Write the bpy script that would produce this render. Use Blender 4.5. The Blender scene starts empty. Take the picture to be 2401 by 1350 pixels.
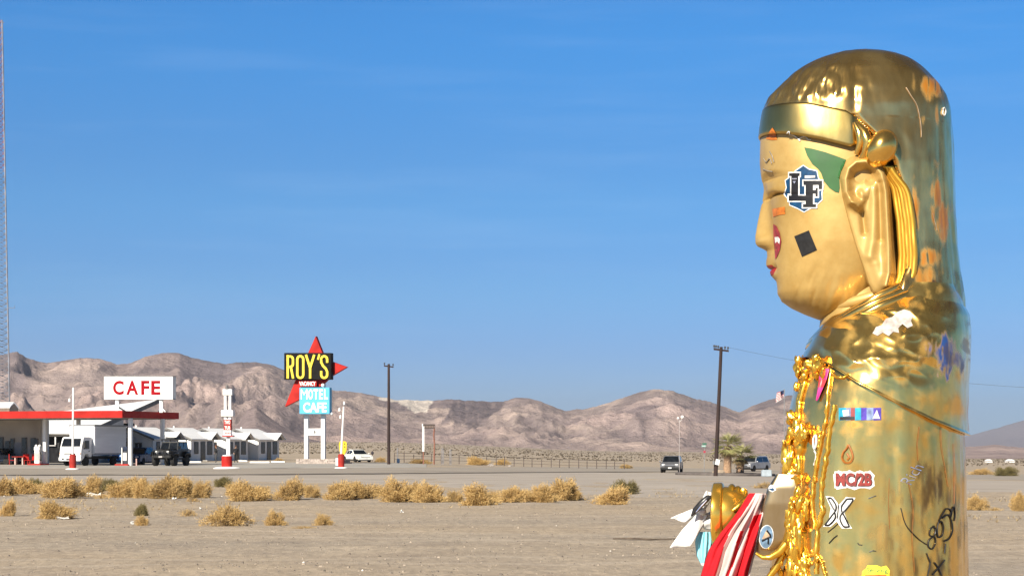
import bpy, bmesh, math, random
import numpy as np
from mathutils import Vector, Matrix, noise
from mathutils.bvhtree import BVHTree
random.seed(7)
S = bpy.context.scene
COL = S.collection
R = math.radians
# ---------------- camera ----------------
F = 4669.0            # focal length in photo pixels (2401 wide)
CX, CY, HZ = 1200.5, 675.0, 1047.0
CAMZ = 1.6
cd = bpy.data.cameras.new('camera'); cam = bpy.data.objects.new('camera', cd); COL.objects.link(cam)
cd.sensor_fit = 'HORIZONTAL'; cd.sensor_width = 36.0; cd.lens = 36.0*F/2401.0
cd.shift_y = (HZ-CY)/2401.0
cd.clip_start = 0.1; cd.clip_end = 60000
cam.location = (0, 0, CAMZ); cam.rotation_euler = (R(90), 0, 0)
S.camera = cam
# ---------------- sky and sun ----------------
SUN_EL, SUN_LEFT = R(33), R(30)       # sun stands behind the camera, to its left
sdir = Vector((-math.sin(SUN_LEFT)*math.cos(SUN_EL), -math.cos(SUN_LEFT)*math.cos(SUN_EL), math.sin(SUN_EL)))
w = bpy.data.worlds.new('World'); S.world = w; w.use_nodes = True
nt = w.node_tree; nt.nodes.clear()
sky = nt.nodes.new('ShaderNodeTexSky'); sky.sky_type = 'NISHITA'; sky.sun_disc = False
sky.sun_elevation = SUN_EL; sky.sun_rotation = math.atan2(sdir.x, sdir.y)
sky.altitude = 1500; sky.air_density = 1.0; sky.dust_density = 0.35; sky.ozone_density = 3.5
hs = nt.nodes.new('ShaderNodeHueSaturation'); hs.inputs['Saturation'].default_value = 1.25; hs.inputs['Value'].default_value = 1.0
bg = nt.nodes.new('ShaderNodeBackground'); bg.inputs[1].default_value = 0.068
out = nt.nodes.new('ShaderNodeOutputWorld')
nt.links.new(sky.outputs[0], hs.inputs['Color']); tcw = nt.nodes.new('ShaderNodeTexCoord'); sxyz = nt.nodes.new('ShaderNodeSeparateXYZ'); nt.links.new(tcw.outputs['Generated'], sxyz.inputs[0])
grd = nt.nodes.new('ShaderNodeValToRGB'); grd.color_ramp.interpolation = 'EASE'; el = grd.color_ramp.elements   # grading of the clear desert sky by elevation
stops = [(0, (.45, .65, 1.13)), (.042, (.49, .70, 1.16)), (.085, (.58, .845, 1.17)), (.127, (.63, .97, 1.23)), (.215, (.60, 1.19, 1.47)), (.30, (.66, .92, 1.05)), (.45, (.42, .44, .45)), (.8, (.38, .37, .35))]
while len(el) < len(stops): el.new(.5)
for q, (p, c) in zip(el, stops): q.position = p; q.color = (c[0]/1.5, c[1]/1.5, c[2]/1.5, 1)
gm = nt.nodes.new('ShaderNodeMix'); gm.data_type = 'RGBA'; gm.blend_type = 'MULTIPLY'; gm.inputs[0].default_value = 1
nt.links.new(sxyz.outputs[2], grd.inputs[0]); nt.links.new(hs.outputs[0], gm.inputs[6]); nt.links.new(grd.outputs[0], gm.inputs[7])
# faint high cirrus streaks
cmp_ = nt.nodes.new('ShaderNodeMapping'); cmp_.inputs['Scale'].default_value = (2.2, 2.2, 30); cmp_.inputs['Rotation'].default_value = (0, R(2.5), 0); nt.links.new(tcw.outputs['Generated'], cmp_.inputs[0])
cn = nt.nodes.new('ShaderNodeTexNoise'); cn.inputs['Scale'].default_value = 2.6; cn.inputs['Detail'].default_value = 7; cn.inputs['Roughness'].default_value = .6; nt.links.new(cmp_.outputs[0], cn.inputs['Vector'])
cr = nt.nodes.new('ShaderNodeMapRange'); cr.inputs[1].default_value = .5; cr.inputs[2].default_value = .8; cr.inputs[3].default_value = 0; cr.inputs[4].default_value = .05; nt.links.new(cn.outputs[0], cr.inputs[0])
cm = nt.nodes.new('ShaderNodeMix'); cm.data_type = 'RGBA'; nt.links.new(cr.outputs[0], cm.inputs[0]); nt.links.new(gm.outputs[2], cm.inputs[6]); cm.inputs[7].default_value = (7.5, 8.6, 10.0, 1)
nt.links.new(cm.outputs[2], bg.inputs[0]); nt.links.new(bg.outputs[0], out.inputs[0])
sl = bpy.data.lights.new('sun', 'SUN'); sl.energy = 5.0; sl.angle = R(0.53); sl.color = (1.0, 0.92, 0.79)
so = bpy.data.objects.new('sun', sl); COL.objects.link(so); so.rotation_euler = sdir.to_track_quat('Z', 'Y').to_euler()
so.location = (-40, -60, 80)
S.view_settings.view_transform = 'Standard'; S.view_settings.look = 'None'
S.view_settings.exposure = 0.9; S.view_settings.gamma = 1.0; S.view_settings.use_curve_mapping = False
S.cycles.max_bounces = 6; S.cycles.diffuse_bounces = 3; S.cycles.glossy_bounces = 4
S.cycles.volume_bounces = 0; S.cycles.caustics_reflective = False; S.cycles.caustics_refractive = False

# ---------------- helpers ----------------
def P(u, v, Y):
    return Vector(((u-CX)/F*Y, Y, CAMZ+(HZ-v)/F*Y))
def sm(a, b, x):
    t = min(1, max(0, (x-a)/(b-a))); return t*t*(3-2*t)
GY = [0, 40, 80, 120, 160, 200, 300, 500, 900, 1600, 2600, 9000, 30000]
GL = [0, 0, 0, 0, 0, .02, .05, .3, 2, 5, 8, 8, 8]
GM = [0, 0, 0, -.25, -.6, -.9, -1.3, -1.6, -2.2, -3, -4, -6, -6]
GR = [0, 0, -.1, -.5, -.9, -1.3, -1.9, -2.7, -4.5, -8, -14, -20, -20]
def G(X, Y):
    u = CX + F*X/max(Y, 25.0)
    l, m, r = (float(np.interp(Y, GY, q)) for q in (GL, GM, GR))
    a = sm(850, 1500, u); b = sm(1500, 2300, u)
    return l*(1-a)+m*(a-b)+r*b
def hit(u, v):
    """the ground point seen at a picture position"""
    Y, st = 15.0, 4.0
    f = lambda Y: (CAMZ - (v-HZ)/F*Y) - G((u-CX)/F*Y, Y)
    while f(Y) > 0 and Y < 4000:
        Y += st; st *= 1.02
    a, b = Y-st*1.02, Y
    for _ in range(30):
        c = (a+b)/2
        if f(c) > 0: a = c
        else: b = c
    return Vector(((u-CX)/F*a, a, G((u-CX)/F*a, a)))
def on(u, Y, dz=0):
    X = (u-CX)/F*Y
    return Vector((X, Y, G(X, Y)+dz))

MATS = {}
def mat(name, col, rough=.6, metal=0., var=.12, scale=3., bump=0., col2=None, coord='Object', spec=.4, detail=5, stretch=None, bscale=None):
    if name in MATS: return MATS[name]
    m = bpy.data.materials.new(name); m.use_nodes = True; MATS[name] = m
    n = m.node_tree; b = n.nodes['Principled BSDF']
    b.inputs['Roughness'].default_value = rough; b.inputs['Metallic'].default_value = metal
    b.inputs['Specular IOR Level'].default_value = spec
    tc = n.nodes.new('ShaderNodeTexCoord'); src = tc.outputs[coord]
    if stretch:
        mp = n.nodes.new('ShaderNodeMapping'); mp.inputs['Scale'].default_value = stretch
        n.links.new(src, mp.inputs[0]); src = mp.outputs[0]
    nz = n.nodes.new('ShaderNodeTexNoise'); nz.inputs['Scale'].default_value = scale; nz.inputs['Detail'].default_value = detail
    n.links.new(src, nz.inputs['Vector'])
    rp = n.nodes.new('ShaderNodeValToRGB')
    c2 = col2 or tuple(max(0, c*(1-var*2)) for c in col)
    c1 = col if col2 else tuple(min(1, c*(1+var*.6)) for c in col)
    rp.color_ramp.elements[0].position = .32; rp.color_ramp.elements[1].position = .68
    rp.color_ramp.elements[0].color = (*c2, 1); rp.color_ramp.elements[1].color = (*c1, 1)
    n.links.new(nz.outputs[0], rp.inputs[0]); n.links.new(rp.outputs[0], b.inputs['Base Color'])
    if bump:
        nb = n.nodes.new('ShaderNodeTexNoise'); nb.inputs['Scale'].default_value = bscale or scale*4; nb.inputs['Detail'].default_value = 6
        n.links.new(src, nb.inputs['Vector'])
        bp = n.nodes.new('ShaderNodeBump'); bp.inputs['Strength'].default_value = 1; bp.inputs['Distance'].default_value = bump
        n.links.new(nb.outputs[0], bp.inputs['Height']); n.links.new(bp.outputs[0], b.inputs['Normal'])
    return m

class MB:
    def __init__(s): s.v = []; s.f = []; s.mi = []; s.M = Matrix.Identity(4); s.cur = 0
    def add(s, vs, fs):
        o = len(s.v); s.v += [tuple(s.M @ Vector(q)) for q in vs]
        s.f += [tuple(i+o for i in q) for q in fs]; s.mi += [s.cur]*len(fs); return s
    def box(s, x0, x1, y0, y1, z0, z1):
        return s.add([(x0,y0,z0),(x1,y0,z0),(x1,y1,z0),(x0,y1,z0),(x0,y0,z1),(x1,y0,z1),(x1,y1,z1),(x0,y1,z1)],
                     [(3,2,1,0),(4,5,6,7),(0,1,5,4),(1,2,6,5),(2,3,7,6),(3,0,4,7)])
    def prism(s, front, back):
        n = len(front)
        return s.add(list(front)+list(back), [tuple(range(n)), tuple(range(2*n-1, n-1, -1))]+[((i+1) % n, i, i+n, (i+1) % n+n) for i in range(n)])
    def tube(s, pts, r, n=8, cap=True):
        pts = [Vector(p) for p in pts]; rs = r if hasattr(r, '__len__') else [r]*len(pts)
        vs = []; fs = []; ref = None
        for i, p in enumerate(pts):
            d = (pts[min(i+1, len(pts)-1)]-pts[max(i-1, 0)]).normalized()
            if ref is None: ref = d.orthogonal().normalized()
            ref = (ref-d*ref.dot(d)).normalized(); q = d.cross(ref)
            for k in range(n):
                a = 2*math.pi*k/n; vs.append(p+(ref*math.cos(a)+q*math.sin(a))*rs[i])
        for i in range(len(pts)-1):
            for k in range(n):
                fs.append((i*n+k, i*n+(k+1) % n, (i+1)*n+(k+1) % n, (i+1)*n+k))
        if cap: fs += [tuple(range(n-1, -1, -1)), tuple(range((len(pts)-1)*n, len(pts)*n))]
        return s.add(vs, fs)
    def lathe(s, prof, c=(0, 0, 0), n=24, axis='z'):
        vs = []; fs = []
        for r, h in prof:
            for k in range(n):
                a = 2*math.pi*k/n; x, y = r*math.cos(a), r*math.sin(a)
                q = (x, y, h) if axis == 'z' else ((h, x, y) if axis == 'x' else (y, h, x))
                vs.append((c[0]+q[0], c[1]+q[1], c[2]+q[2]))
        for i in range(len(prof)-1):
            for k in range(n): fs.append((i*n+k, i*n+(k+1) % n, (i+1)*n+(k+1) % n, (i+1)*n+k))
        fs += [tuple(range(n-1, -1, -1)), tuple(range((len(prof)-1)*n, len(prof)*n))]
        return s.add(vs, fs)
    def ball(s, c, r, n=10, sq=(1, 1, 1)):
        prof = [(max(1e-4, r*math.sin(math.pi*i/n)), -r*math.cos(math.pi*i/n)) for i in range(n+1)]
        M0 = s.M; s.M = M0 @ Matrix.Translation(c) @ Matrix.Diagonal((*sq, 1)); s.lathe(prof, n=n*2); s.M = M0; return s
    def grid(s, rows, closed=False):
        nr, nc = len(rows), len(rows[0]); vs = [p for r in rows for p in r]; fs = []
        for i in range(nr-1):
            for k in range(nc if closed else nc-1):
                fs.append((i*nc+k, i*nc+(k+1) % nc, (i+1)*nc+(k+1) % nc, (i+1)*nc+k))
        return s.add(vs, fs)
    def build(s, name, m=None, parent=None, smooth=False, loc=None, bevel=0, mats=None, fix=True, solid=0):
        me = bpy.data.meshes.new(name)
        base = Vector(loc) if loc is not None else Vector((0, 0, 0))
        if parent is not None and loc is None:
            base = Vector(parent.get('_o', (0, 0, 0)))
        me.from_pydata([tuple(Vector(q)-base) for q in s.v], [], s.f)
        for q in (mats or [m]): me.materials.append(q)
        if mats:
            for p, i in zip(me.polygons, s.mi): p.material_index = i
        if fix or bevel:
            bm = bmesh.new(); bm.from_mesh(me); bmesh.ops.recalc_face_normals(bm, faces=bm.faces)
            if bevel:
                ed = [e for e in bm.edges if len(e.link_faces) == 2 and e.calc_face_angle(0) > .5]
                bmesh.ops.bevel(bm, geom=ed, offset=bevel, segments=2, affect='EDGES', clamp_overlap=True)
            bm.to_mesh(me); bm.free()
        if smooth:
            me.polygons.foreach_set('use_smooth', [True]*len(me.polygons))
            me.set_sharp_from_angle(angle=R(50))
        o = bpy.data.objects.new(name, me); COL.objects.link(o)
        if solid:
            md = o.modifiers.new('thickness', 'SOLIDIFY'); md.thickness = solid; md.offset = 0
        if parent is not None:
            o.parent = parent; o['_o'] = tuple(parent.get('_o', (0, 0, 0)))
        else: o.location = base
        if loc is not None: o['_o'] = tuple(base)
        return o
def tag(o, label, cat, group=None, kind=None):
    if kind: o['kind'] = kind
    if label: o['label'] = label
    if cat: o['category'] = cat
    if group: o['group'] = group
    return o
def thing(name, label, cat, loc=(0, 0, 0), rz=0, group=None, local=False):
    """an Empty at the base; parts given in world coordinates unless local"""
    o = bpy.data.objects.new(name, None); COL.objects.link(o); o.location = loc; o.rotation_euler = (0, 0, rz)
    o.empty_display_size = .3
    o['_o'] = (0, 0, 0) if local else tuple(loc)
    return tag(o, label, cat, group)
def dup(o, parent=None):
    c = o.copy(); COL.objects.link(c)
    if parent is not None: c.parent = parent
    for ch in list(o.children): dup(ch, c)
    return c
def text_mb(txt, box, to3, bold=.0, depth=None, mb=None, squeeze=None):
    """lettering fitted to box (u0,v0,u1,v1); to3(u,v) maps it into space (front side)"""
    c = bpy.data.curves.new('t', 'FONT'); c.body = txt; c.offset = bold; c.align_x = 'LEFT'; c.resolution_u = 4
    o = bpy.data.objects.new('t', c); COL.objects.link(o)
    dg = bpy.context.evaluated_depsgraph_get(); me = bpy.data.meshes.new_from_object(o.evaluated_get(dg))
    bpy.data.objects.remove(o); bpy.data.curves.remove(c)
    co = np.array([v.co[:] for v in me.vertices]); x0, y0 = co[:, 0].min(), co[:, 1].min(); x1, y1 = co[:, 0].max(), co[:, 1].max()
    u0, v0, u1, v1 = box
    pts = [(u0+(p[0]-x0)/(x1-x0)*(u1-u0), v1-(p[1]-y0)/(y1-y0)*(v1-v0)) for p in co]
    fs = [tuple(f.vertices) for f in me.polygons]; bpy.data.meshes.remove(me)
    mb = mb or MB()
    mb.add([to3(*p) for p in pts], fs)
    return mb
class Plane:
    """an upright plane through the ray at u0, distance Y0, turned by rot about z"""
    def __init__(s, u0, Y0, rot):
        s.O = P(u0, HZ, Y0); s.n = Vector((-math.sin(rot), -math.cos(rot), 0)); s.e = Vector((math.cos(rot), -math.sin(rot), 0))
    def __call__(s, u, v, off=0):
        d = Vector(((u-CX)/F, 1, (HZ-v)/F)); o = Vector((0, 0, CAMZ))
        t = ((s.O-o).dot(s.n)+off)/d.dot(s.n)
        return o+d*t
    def slab(s, mb, poly, front, thick):
        mb.prism([s(u, v, front) for u, v in poly], [s(u, v, front)-s.n*thick for u, v in poly]); return mb
def rect(u0, v0, u1, v1): return [(u0, v1), (u1, v1), (u1, v0), (u0, v0)]
# ================= ground =================
def node_mat_ground():
    m = bpy.data.materials.new('desert_soil'); m.use_nodes = True; n = m.node_tree; b = n.nodes['Principled BSDF']
    b.inputs['Roughness'].default_value = .95; b.inputs['Specular IOR Level'].default_value = .15
    geo = n.nodes.new('ShaderNodeNewGeometry')
    def nz(scale, det=5, st=None, rough=.55):
        src = geo.outputs['Position']
        if st:
            mp = n.nodes.new('ShaderNodeMapping'); mp.inputs['Scale'].default_value = st; n.links.new(src, mp.inputs[0]); src = mp.outputs[0]
        t = n.nodes.new('ShaderNodeTexNoise'); t.inputs['Scale'].default_value = scale; t.inputs['Detail'].default_value = det; t.inputs['Roughness'].default_value = rough
        n.links.new(src, t.inputs['Vector']); return t.outputs[0]
    def ramp(f, stops):
        r = n.nodes.new('ShaderNodeValToRGB'); e = r.color_ramp.elements
        while len(e) < len(stops): e.new(.5)
        for q, (p, c) in zip(e, stops): q.position = p; q.color = (*c, 1)
        n.links.new(f, r.inputs[0]); return r.outputs[0]
    def mix(f, a, c, mode='MIX'):
        x = n.nodes.new('ShaderNodeMix'); x.data_type = 'RGBA'; x.blend_type = mode
        if hasattr(f, 'node'): n.links.new(f, x.inputs[0])
        else: x.inputs[0].default_value = f
        n.links.new(a, x.inputs[6])
        if hasattr(c, 'node'): n.links.new(c, x.inputs[7])
        else: x.inputs[7].default_value = (*c, 1)
        return x.outputs[2]
    base = ramp(nz(.05, 6, (1, 2.2, 1)), [(.3, (.385, .312, .228)), (.5, (.36, .302, .236)), (.72, (.30, .263, .22))])
    fine = ramp(nz(6, 6, (1, .5, 1), .7), [(.3, (.70, .70, .71)), (.62, (1.12, 1.1, 1.08))])
    c = mix(1.0, base, fine, 'MULTIPLY')
    mid = ramp(nz(.6, 6, (.8, 1, 1), .65), [(.3, (.84, .83, .83)), (.65, (1.08, 1.08, 1.07))])
    c = mix(1.0, c, mid, 'MULTIPLY')
    trk = ramp(nz(.9, 3, (.10, 1.5, 1), .5), [(.38, (.96, .96, .96)), (.6, (1.025, 1.02, 1.01))])
    c = mix(1.0, c, trk, 'MULTIPLY')
    def track(dx, dy, off, half):
        def mth(op, a, b_=None, c_=None):
            q = n.nodes.new('ShaderNodeMath'); q.operation = op
            for i, x in enumerate((a, b_, c_)):
                if x is None: continue
                if hasattr(x, 'node'): n.links.new(x, q.inputs[i])
                else: q.inputs[i].default_value = x
            return q.outputs[0]
        vm = n.nodes.new('ShaderNodeVectorMath'); vm.operation = 'DOT_PRODUCT'; n.links.new(geo.outputs['Position'], vm.inputs[0]); vm.inputs[1].default_value = (dx, dy, 0)
        d = mth('ADD', vm.outputs['Value'], -off); d = mth('MULTIPLY_ADD', nz(.06, 2), 3.0, d)
        e = mth('ABSOLUTE', mth('ADD', mth('ABSOLUTE', d), -half)); e = mth('MULTIPLY_ADD', nz(2.5, 4), .14, e)
        r_ = n.nodes.new('ShaderNodeMapRange'); n.links.new(e, r_.inputs[0]); r_.inputs[1].default_value = .12; r_.inputs[2].default_value = .30; r_.inputs[3].default_value = .45; r_.inputs[4].default_value = 0; return r_.outputs[0]
    for a_ in ((.30, .954, 35.0, .8), (-.17, .985, 29.5, .75), (-.10, .995, 47.0, .8), (.45, .893, 52.0, .8)): c = mix(track(*a_), c, (.42, .355, .285))
    vor = n.nodes.new('ShaderNodeTexVoronoi'); vor.inputs['Scale'].default_value = 9
    n.links.new(geo.outputs['Position'], vor.inputs['Vector'])
    peb = ramp(vor.outputs['Distance'], [(.0, (.62, .60, .58)), (.16, (1, 1, 1))])
    msk = ramp(nz(.25, 4, (1, 1.6, 1)), [(.45, (0, 0, 0)), (.62, (1, 1, 1))])
    c = mix(msk, c, mix(1.0, c, peb, 'MULTIPLY'))
    n.links.new(c, b.inputs['Base Color'])
    bp = n.nodes.new('ShaderNodeBump'); bp.inputs['Distance'].default_value = .05; bp.inputs['Strength'].default_value = .9
    n.links.new(nz(5, 7, (1, .6, 1), .7), bp.inputs['Height']); n.links.new(bp.outputs[0], b.inputs['Normal'])
    return m
M_SOIL = node_mat_ground()
rows = []
Ys = [-4000, -1500, -600, -250, -100, -40, -15, -5, 0, 4, 8, 12, 15]
y = 15.0
while y < 75: y += .22+.006*y; Ys.append(y)
while y < 19500: y *= 1.035; Ys.append(y)
ts = np.concatenate([np.linspace(-1.6, -.32, 14), np.linspace(-.31, .31, 260), np.linspace(.32, 1.6, 14)])
def relief(X, Y):
    a = sm(140, 80, Y) if Y > 0 else 0
    if a <= 0: return 0
    return a*(.055*noise.noise((X*.25, Y*.35, 1.3))+.022*noise.noise((X*1.1, Y*1.3, 5.1))+.012*noise.noise((X*2.9, Y*3.1, 8.1)))
for Y in Ys:
    rows.append([((t*(abs(Y)+22)), Y, G(t*(abs(Y)+22), Y)+relief(t*(abs(Y)+22), Y)) for t in ts])
g = MB(); g.grid(rows)
tag(g.build('ground', M_SOIL, smooth=True), None, None, kind='structure')

def ribbon(name, top, bot, m, dz, n=90, sub=6):
    """a sheet laid on the ground between two picture-space edges"""
    us = np.linspace(min(top[0][0], bot[0][0]), max(top[-1][0], bot[-1][0]), n); rws = []
    for i in range(sub+1):
        t = i/sub; rw = []
        for u in us:
            v = np.interp(u, *zip(*top))*(1-t)+np.interp(u, *zip(*bot))*t
            p = hit(u, v); rw.append((p.x, p.y, G(p.x, p.y)+relief(p.x, p.y)+(dz if i < sub or name == 'road_edge' else -.04)))
        rws.append(rw)
    q = MB(); q.grid(rws); return tag(q.build(name, m, smooth=True), None, None, kind='structure')
M_ROAD = mat('worn_asphalt', (.315, .275, .23), .9, var=.14, scale=.5, bump=.01, stretch=(.15, 1, 1), spec=.2, bscale=12)
M_SHO = mat('pale_gravel', (.37, .325, .28), .95, var=.12, scale=.8, bump=.015, stretch=(.3, 1, 1), spec=.15, bscale=10)
M_CRK = mat('dark_tar_edge', (.15, .132, .115), .95, var=.3, scale=1.2, stretch=(.2, 1, 1), spec=.1)
M_FORE = mat('forecourt_concrete', (.36, .335, .30), .9, var=.14, scale=.4, bump=.008, stretch=(.3, 1, 1), spec=.2, bscale=9)
ribbon('forecourt', [(-260, 1082), (300, 1083), (700, 1084), (1000, 1086)], [(-260, 1099), (600, 1099), (1000, 1096.5)], M_FORE, .025)
ribbon('road', [(-300, 1098.5), (500, 1099.5), (1000, 1096), (1500, 1094), (1900, 1105), (2700, 1116)], [(-300, 1115), (500, 1114), (1000, 1110), (1400, 1106.5), (1650, 1109), (1900, 1119), (2700, 1132)], M_ROAD, .03)
ribbon('road_edge', [(-300, 1113.8), (500, 1112.8), (1000, 1109.0), (1400, 1105.6), (1560, 1105.5)], [(-300, 1115.4), (500, 1115), (1000, 1111.0), (1400, 1107), (1560, 1106)], M_CRK, .036, sub=1)
ribbon('gravel_shoulder', [(-300, 1115.4), (500, 1115), (1000, 1111.0), (1400, 1107), (1650, 1110), (1900, 1120), (2700, 1133)], [(-300, 1121), (500, 1128), (1000, 1140), (1300, 1158), (1650, 1176), (1900, 1170), (2700, 1146)], M_SHO, .02)

# ================= mountains =================
def node_mat_rock(nm, haze=0):
    m = bpy.data.materials.new(nm); m.use_nodes = True; n = m.node_tree; b = n.nodes['Principled BSDF']
    b.inputs['Roughness'].default_value = 1; b.inputs['Specular IOR Level'].default_value = .05
    at = n.nodes.new('ShaderNodeVertexColor'); at.layer_name = 'Col'
    geo = n.nodes.new('ShaderNodeNewGeometry')
    t = n.nodes.new('ShaderNodeTexNoise'); t.inputs['Scale'].default_value = .035; t.inputs['Detail'].default_value = 9; t.inputs['Roughness'].default_value = .72
    n.links.new(geo.outputs['Position'], t.inputs['Vector'])
    r = n.nodes.new('ShaderNodeValToRGB'); r.color_ramp.elements[0].position = .33; r.color_ramp.elements[1].position = .66
    r.color_ramp.elements[0].color = (.74, .72, .74, 1); r.color_ramp.elements[1].color = (1.15, 1.13, 1.1, 1)
    n.links.new(t.outputs[0], r.inputs[0])
    x = n.nodes.new('ShaderNodeMix'); x.data_type = 'RGBA'; x.blend_type = 'MULTIPLY'; x.inputs[0].default_value = 1
    n.links.new(at.outputs[0], x.inputs[6]); n.links.new(r.outputs[0], x.inputs[7]); n.links.new(x.outputs[2], b.inputs['Base Color'])
    bp = n.nodes.new('ShaderNodeBump'); bp.inputs['Distance'].default_value = 15; bp.inputs['Strength'].default_value = 1
    t2 = n.nodes.new('ShaderNodeTexNoise'); t2.inputs['Scale'].default_value = .03; t2.inputs['Detail'].default_value = 9; t2.inputs['Roughness'].default_value = .66
    n.links.new(geo.outputs['Position'], t2.inputs['Vector'])
    n.links.new(t2.outputs[0], bp.inputs['Height']); n.links.new(bp.outputs[0], b.inputs['Normal'])
    return m
M_ROCK = node_mat_rock('desert_rock')
def ridge(p, oct=5, lac=2.1):
    s = 0; a = 1; f = 1
    for _ in range(oct):
        s += a*(1-abs(2*noise.noise((p[0]*f, p[1]*f, p[2]+f)))); a *= .5; f *= lac
    return s/1.94
def mountains(name, sky_line, foot, Y0, Y1, seed, u0, u1, du, nt_, colour, amp=.5, sc=1.0, jag=2.2, conc=1.35):
    su, sv = zip(*sky_line); fu, fv = zip(*foot)
    us = np.arange(u0, u1+du, du); us = np.concatenate([np.arange(-1700, u0, 14.0), us]) if seed == 3.1 else us; vs = []; cols = []; nc = len(us)
    Tm = 1.25; Ts = np.linspace(0, Tm, nt_)
    for t in Ts:
        for u in us:
            Y = Y0+(Y1-Y0)*t; X = (u-CX)/F*Y
            vsk = np.interp(u, su, sv)+jag*noise.noise((u*.05, seed, 0))+jag*.6*noise.noise((u*.16, seed, 3)); vf = np.interp(u, fu, fv)
            zf = CAMZ+(HZ-vf)/F*Y0; zr = CAMZ+(HZ-vsk)/F*Y1
            q = (X/330*sc+seed, Y/430*sc, seed*1.7)
            wx = noise.noise((q[0]*.7, q[1]*.7, 4.4)); wy = noise.noise((q[0]*.7, q[1]*.7, 9.4))
            rd = ridge((q[0]+.5*wx, q[1]+.5*wy, q[2]))
            if t <= 1:
                h = t**conc
                env = (t*(1-t)*4)**.7 if 0 < t < 1 else 0
                gl = ridge((X/95*sc+.8*wx+seed*3, Y/520*sc, seed), 4)
                z = zf+(zr-zf)*(h+amp*env*((rd-.72)*.9+.20*(gl-.72)))
                lim = vsk+ (1-t)*3.0
                zl = CAMZ+(HZ-lim)/F*Y
                if z > zl: z = zl-(z-zl)*.35
                if z < zf-1: z = zf-1
            else:
                z = zr*(1-(t-1)/(Tm-1)*1.0)+zf*(t-1)/(Tm-1)
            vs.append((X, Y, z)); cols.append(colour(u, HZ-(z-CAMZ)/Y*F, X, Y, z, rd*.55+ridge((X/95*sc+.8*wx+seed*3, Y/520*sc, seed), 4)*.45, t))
    mb = MB(); mb.grid([vs[i*nc:(i+1)*nc] for i in range(nt_)])
    o = mb.build(name, M_ROCK, smooth=True); o.data.set_sharp_from_angle(angle=R(170))
    ca = o.data.color_attributes.new('Col', 'FLOAT_COLOR', 'POINT')
    ca.data.foreach_set('color', np.array([(*c, 1) for c in cols], dtype=np.float32).ravel())
    return tag(o, None, None, kind='structure')
SKY1 = [(-1700, 1036), (-1500, 1010), (-1250, 960), (-1050, 905), (-900, 915), (-700, 868), (-560, 880), (-400, 850), (-150, 835), (0, 832), (40, 824), (62, 838), (110, 851), (150, 843), (190, 837), (240, 841), (275, 853), (305, 850), (340, 836), (380, 826), (415, 825), (450, 837), (490, 846), (530, 853), (560, 848), (600, 847), (640, 855), (680, 872), (720, 892), (780, 913), (830, 917), (880, 926), (930, 937), (1020, 938), (1060, 935), (1090, 937), (1120, 940), (1180, 941), (1200, 934), (1225, 931), (1250, 934), (1285, 947), (1325, 962), (1365, 958), (1400, 951), (1450, 936), (1490, 921), (1530, 912), (1580, 916), (1620, 931), (1660, 940), (1700, 953), (1733, 967), (1760, 952), (1800, 937), (1850, 925), (1950, 930), (2100, 965), (2200, 1010), (2260, 1044), (2300, 1066)]
FOOT1 = [(-1700, 1039), (-400, 1038), (900, 1040), (1200, 1050), (1500, 1063), (2300, 1076)]
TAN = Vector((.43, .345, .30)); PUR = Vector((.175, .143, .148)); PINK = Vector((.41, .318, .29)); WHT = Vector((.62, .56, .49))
def inside(poly, u, v):
    c = False
    for i in range(len(poly)):
        (x1, y1), (x2, y2) = poly[i], poly[i-1]
        if (y1 > v) != (y2 > v) and u < (x2-x1)*(v-y1)/(y2-y1)+x1: c = not c
    return c
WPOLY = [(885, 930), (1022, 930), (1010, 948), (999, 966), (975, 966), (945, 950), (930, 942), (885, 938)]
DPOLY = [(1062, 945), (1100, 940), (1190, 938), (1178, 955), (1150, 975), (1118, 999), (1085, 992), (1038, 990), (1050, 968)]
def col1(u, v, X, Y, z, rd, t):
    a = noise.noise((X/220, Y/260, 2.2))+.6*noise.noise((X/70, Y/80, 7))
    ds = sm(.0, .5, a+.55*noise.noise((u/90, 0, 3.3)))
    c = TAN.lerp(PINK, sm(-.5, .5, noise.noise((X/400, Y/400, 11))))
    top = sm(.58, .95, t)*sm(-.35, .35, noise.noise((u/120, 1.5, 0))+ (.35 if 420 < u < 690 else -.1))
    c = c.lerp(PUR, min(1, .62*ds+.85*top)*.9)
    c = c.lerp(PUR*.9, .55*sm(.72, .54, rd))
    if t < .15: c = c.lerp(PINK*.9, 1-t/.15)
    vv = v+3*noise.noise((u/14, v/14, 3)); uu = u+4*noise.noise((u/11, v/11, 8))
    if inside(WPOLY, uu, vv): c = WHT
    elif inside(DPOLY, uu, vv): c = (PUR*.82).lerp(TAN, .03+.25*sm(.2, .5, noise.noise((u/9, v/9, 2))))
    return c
mountains('mountain_range', SKY1, FOOT1, 2100, 3700, 3.1, -420, 2320, 4.2, 130, col1, amp=.6, sc=1.35)
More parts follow.
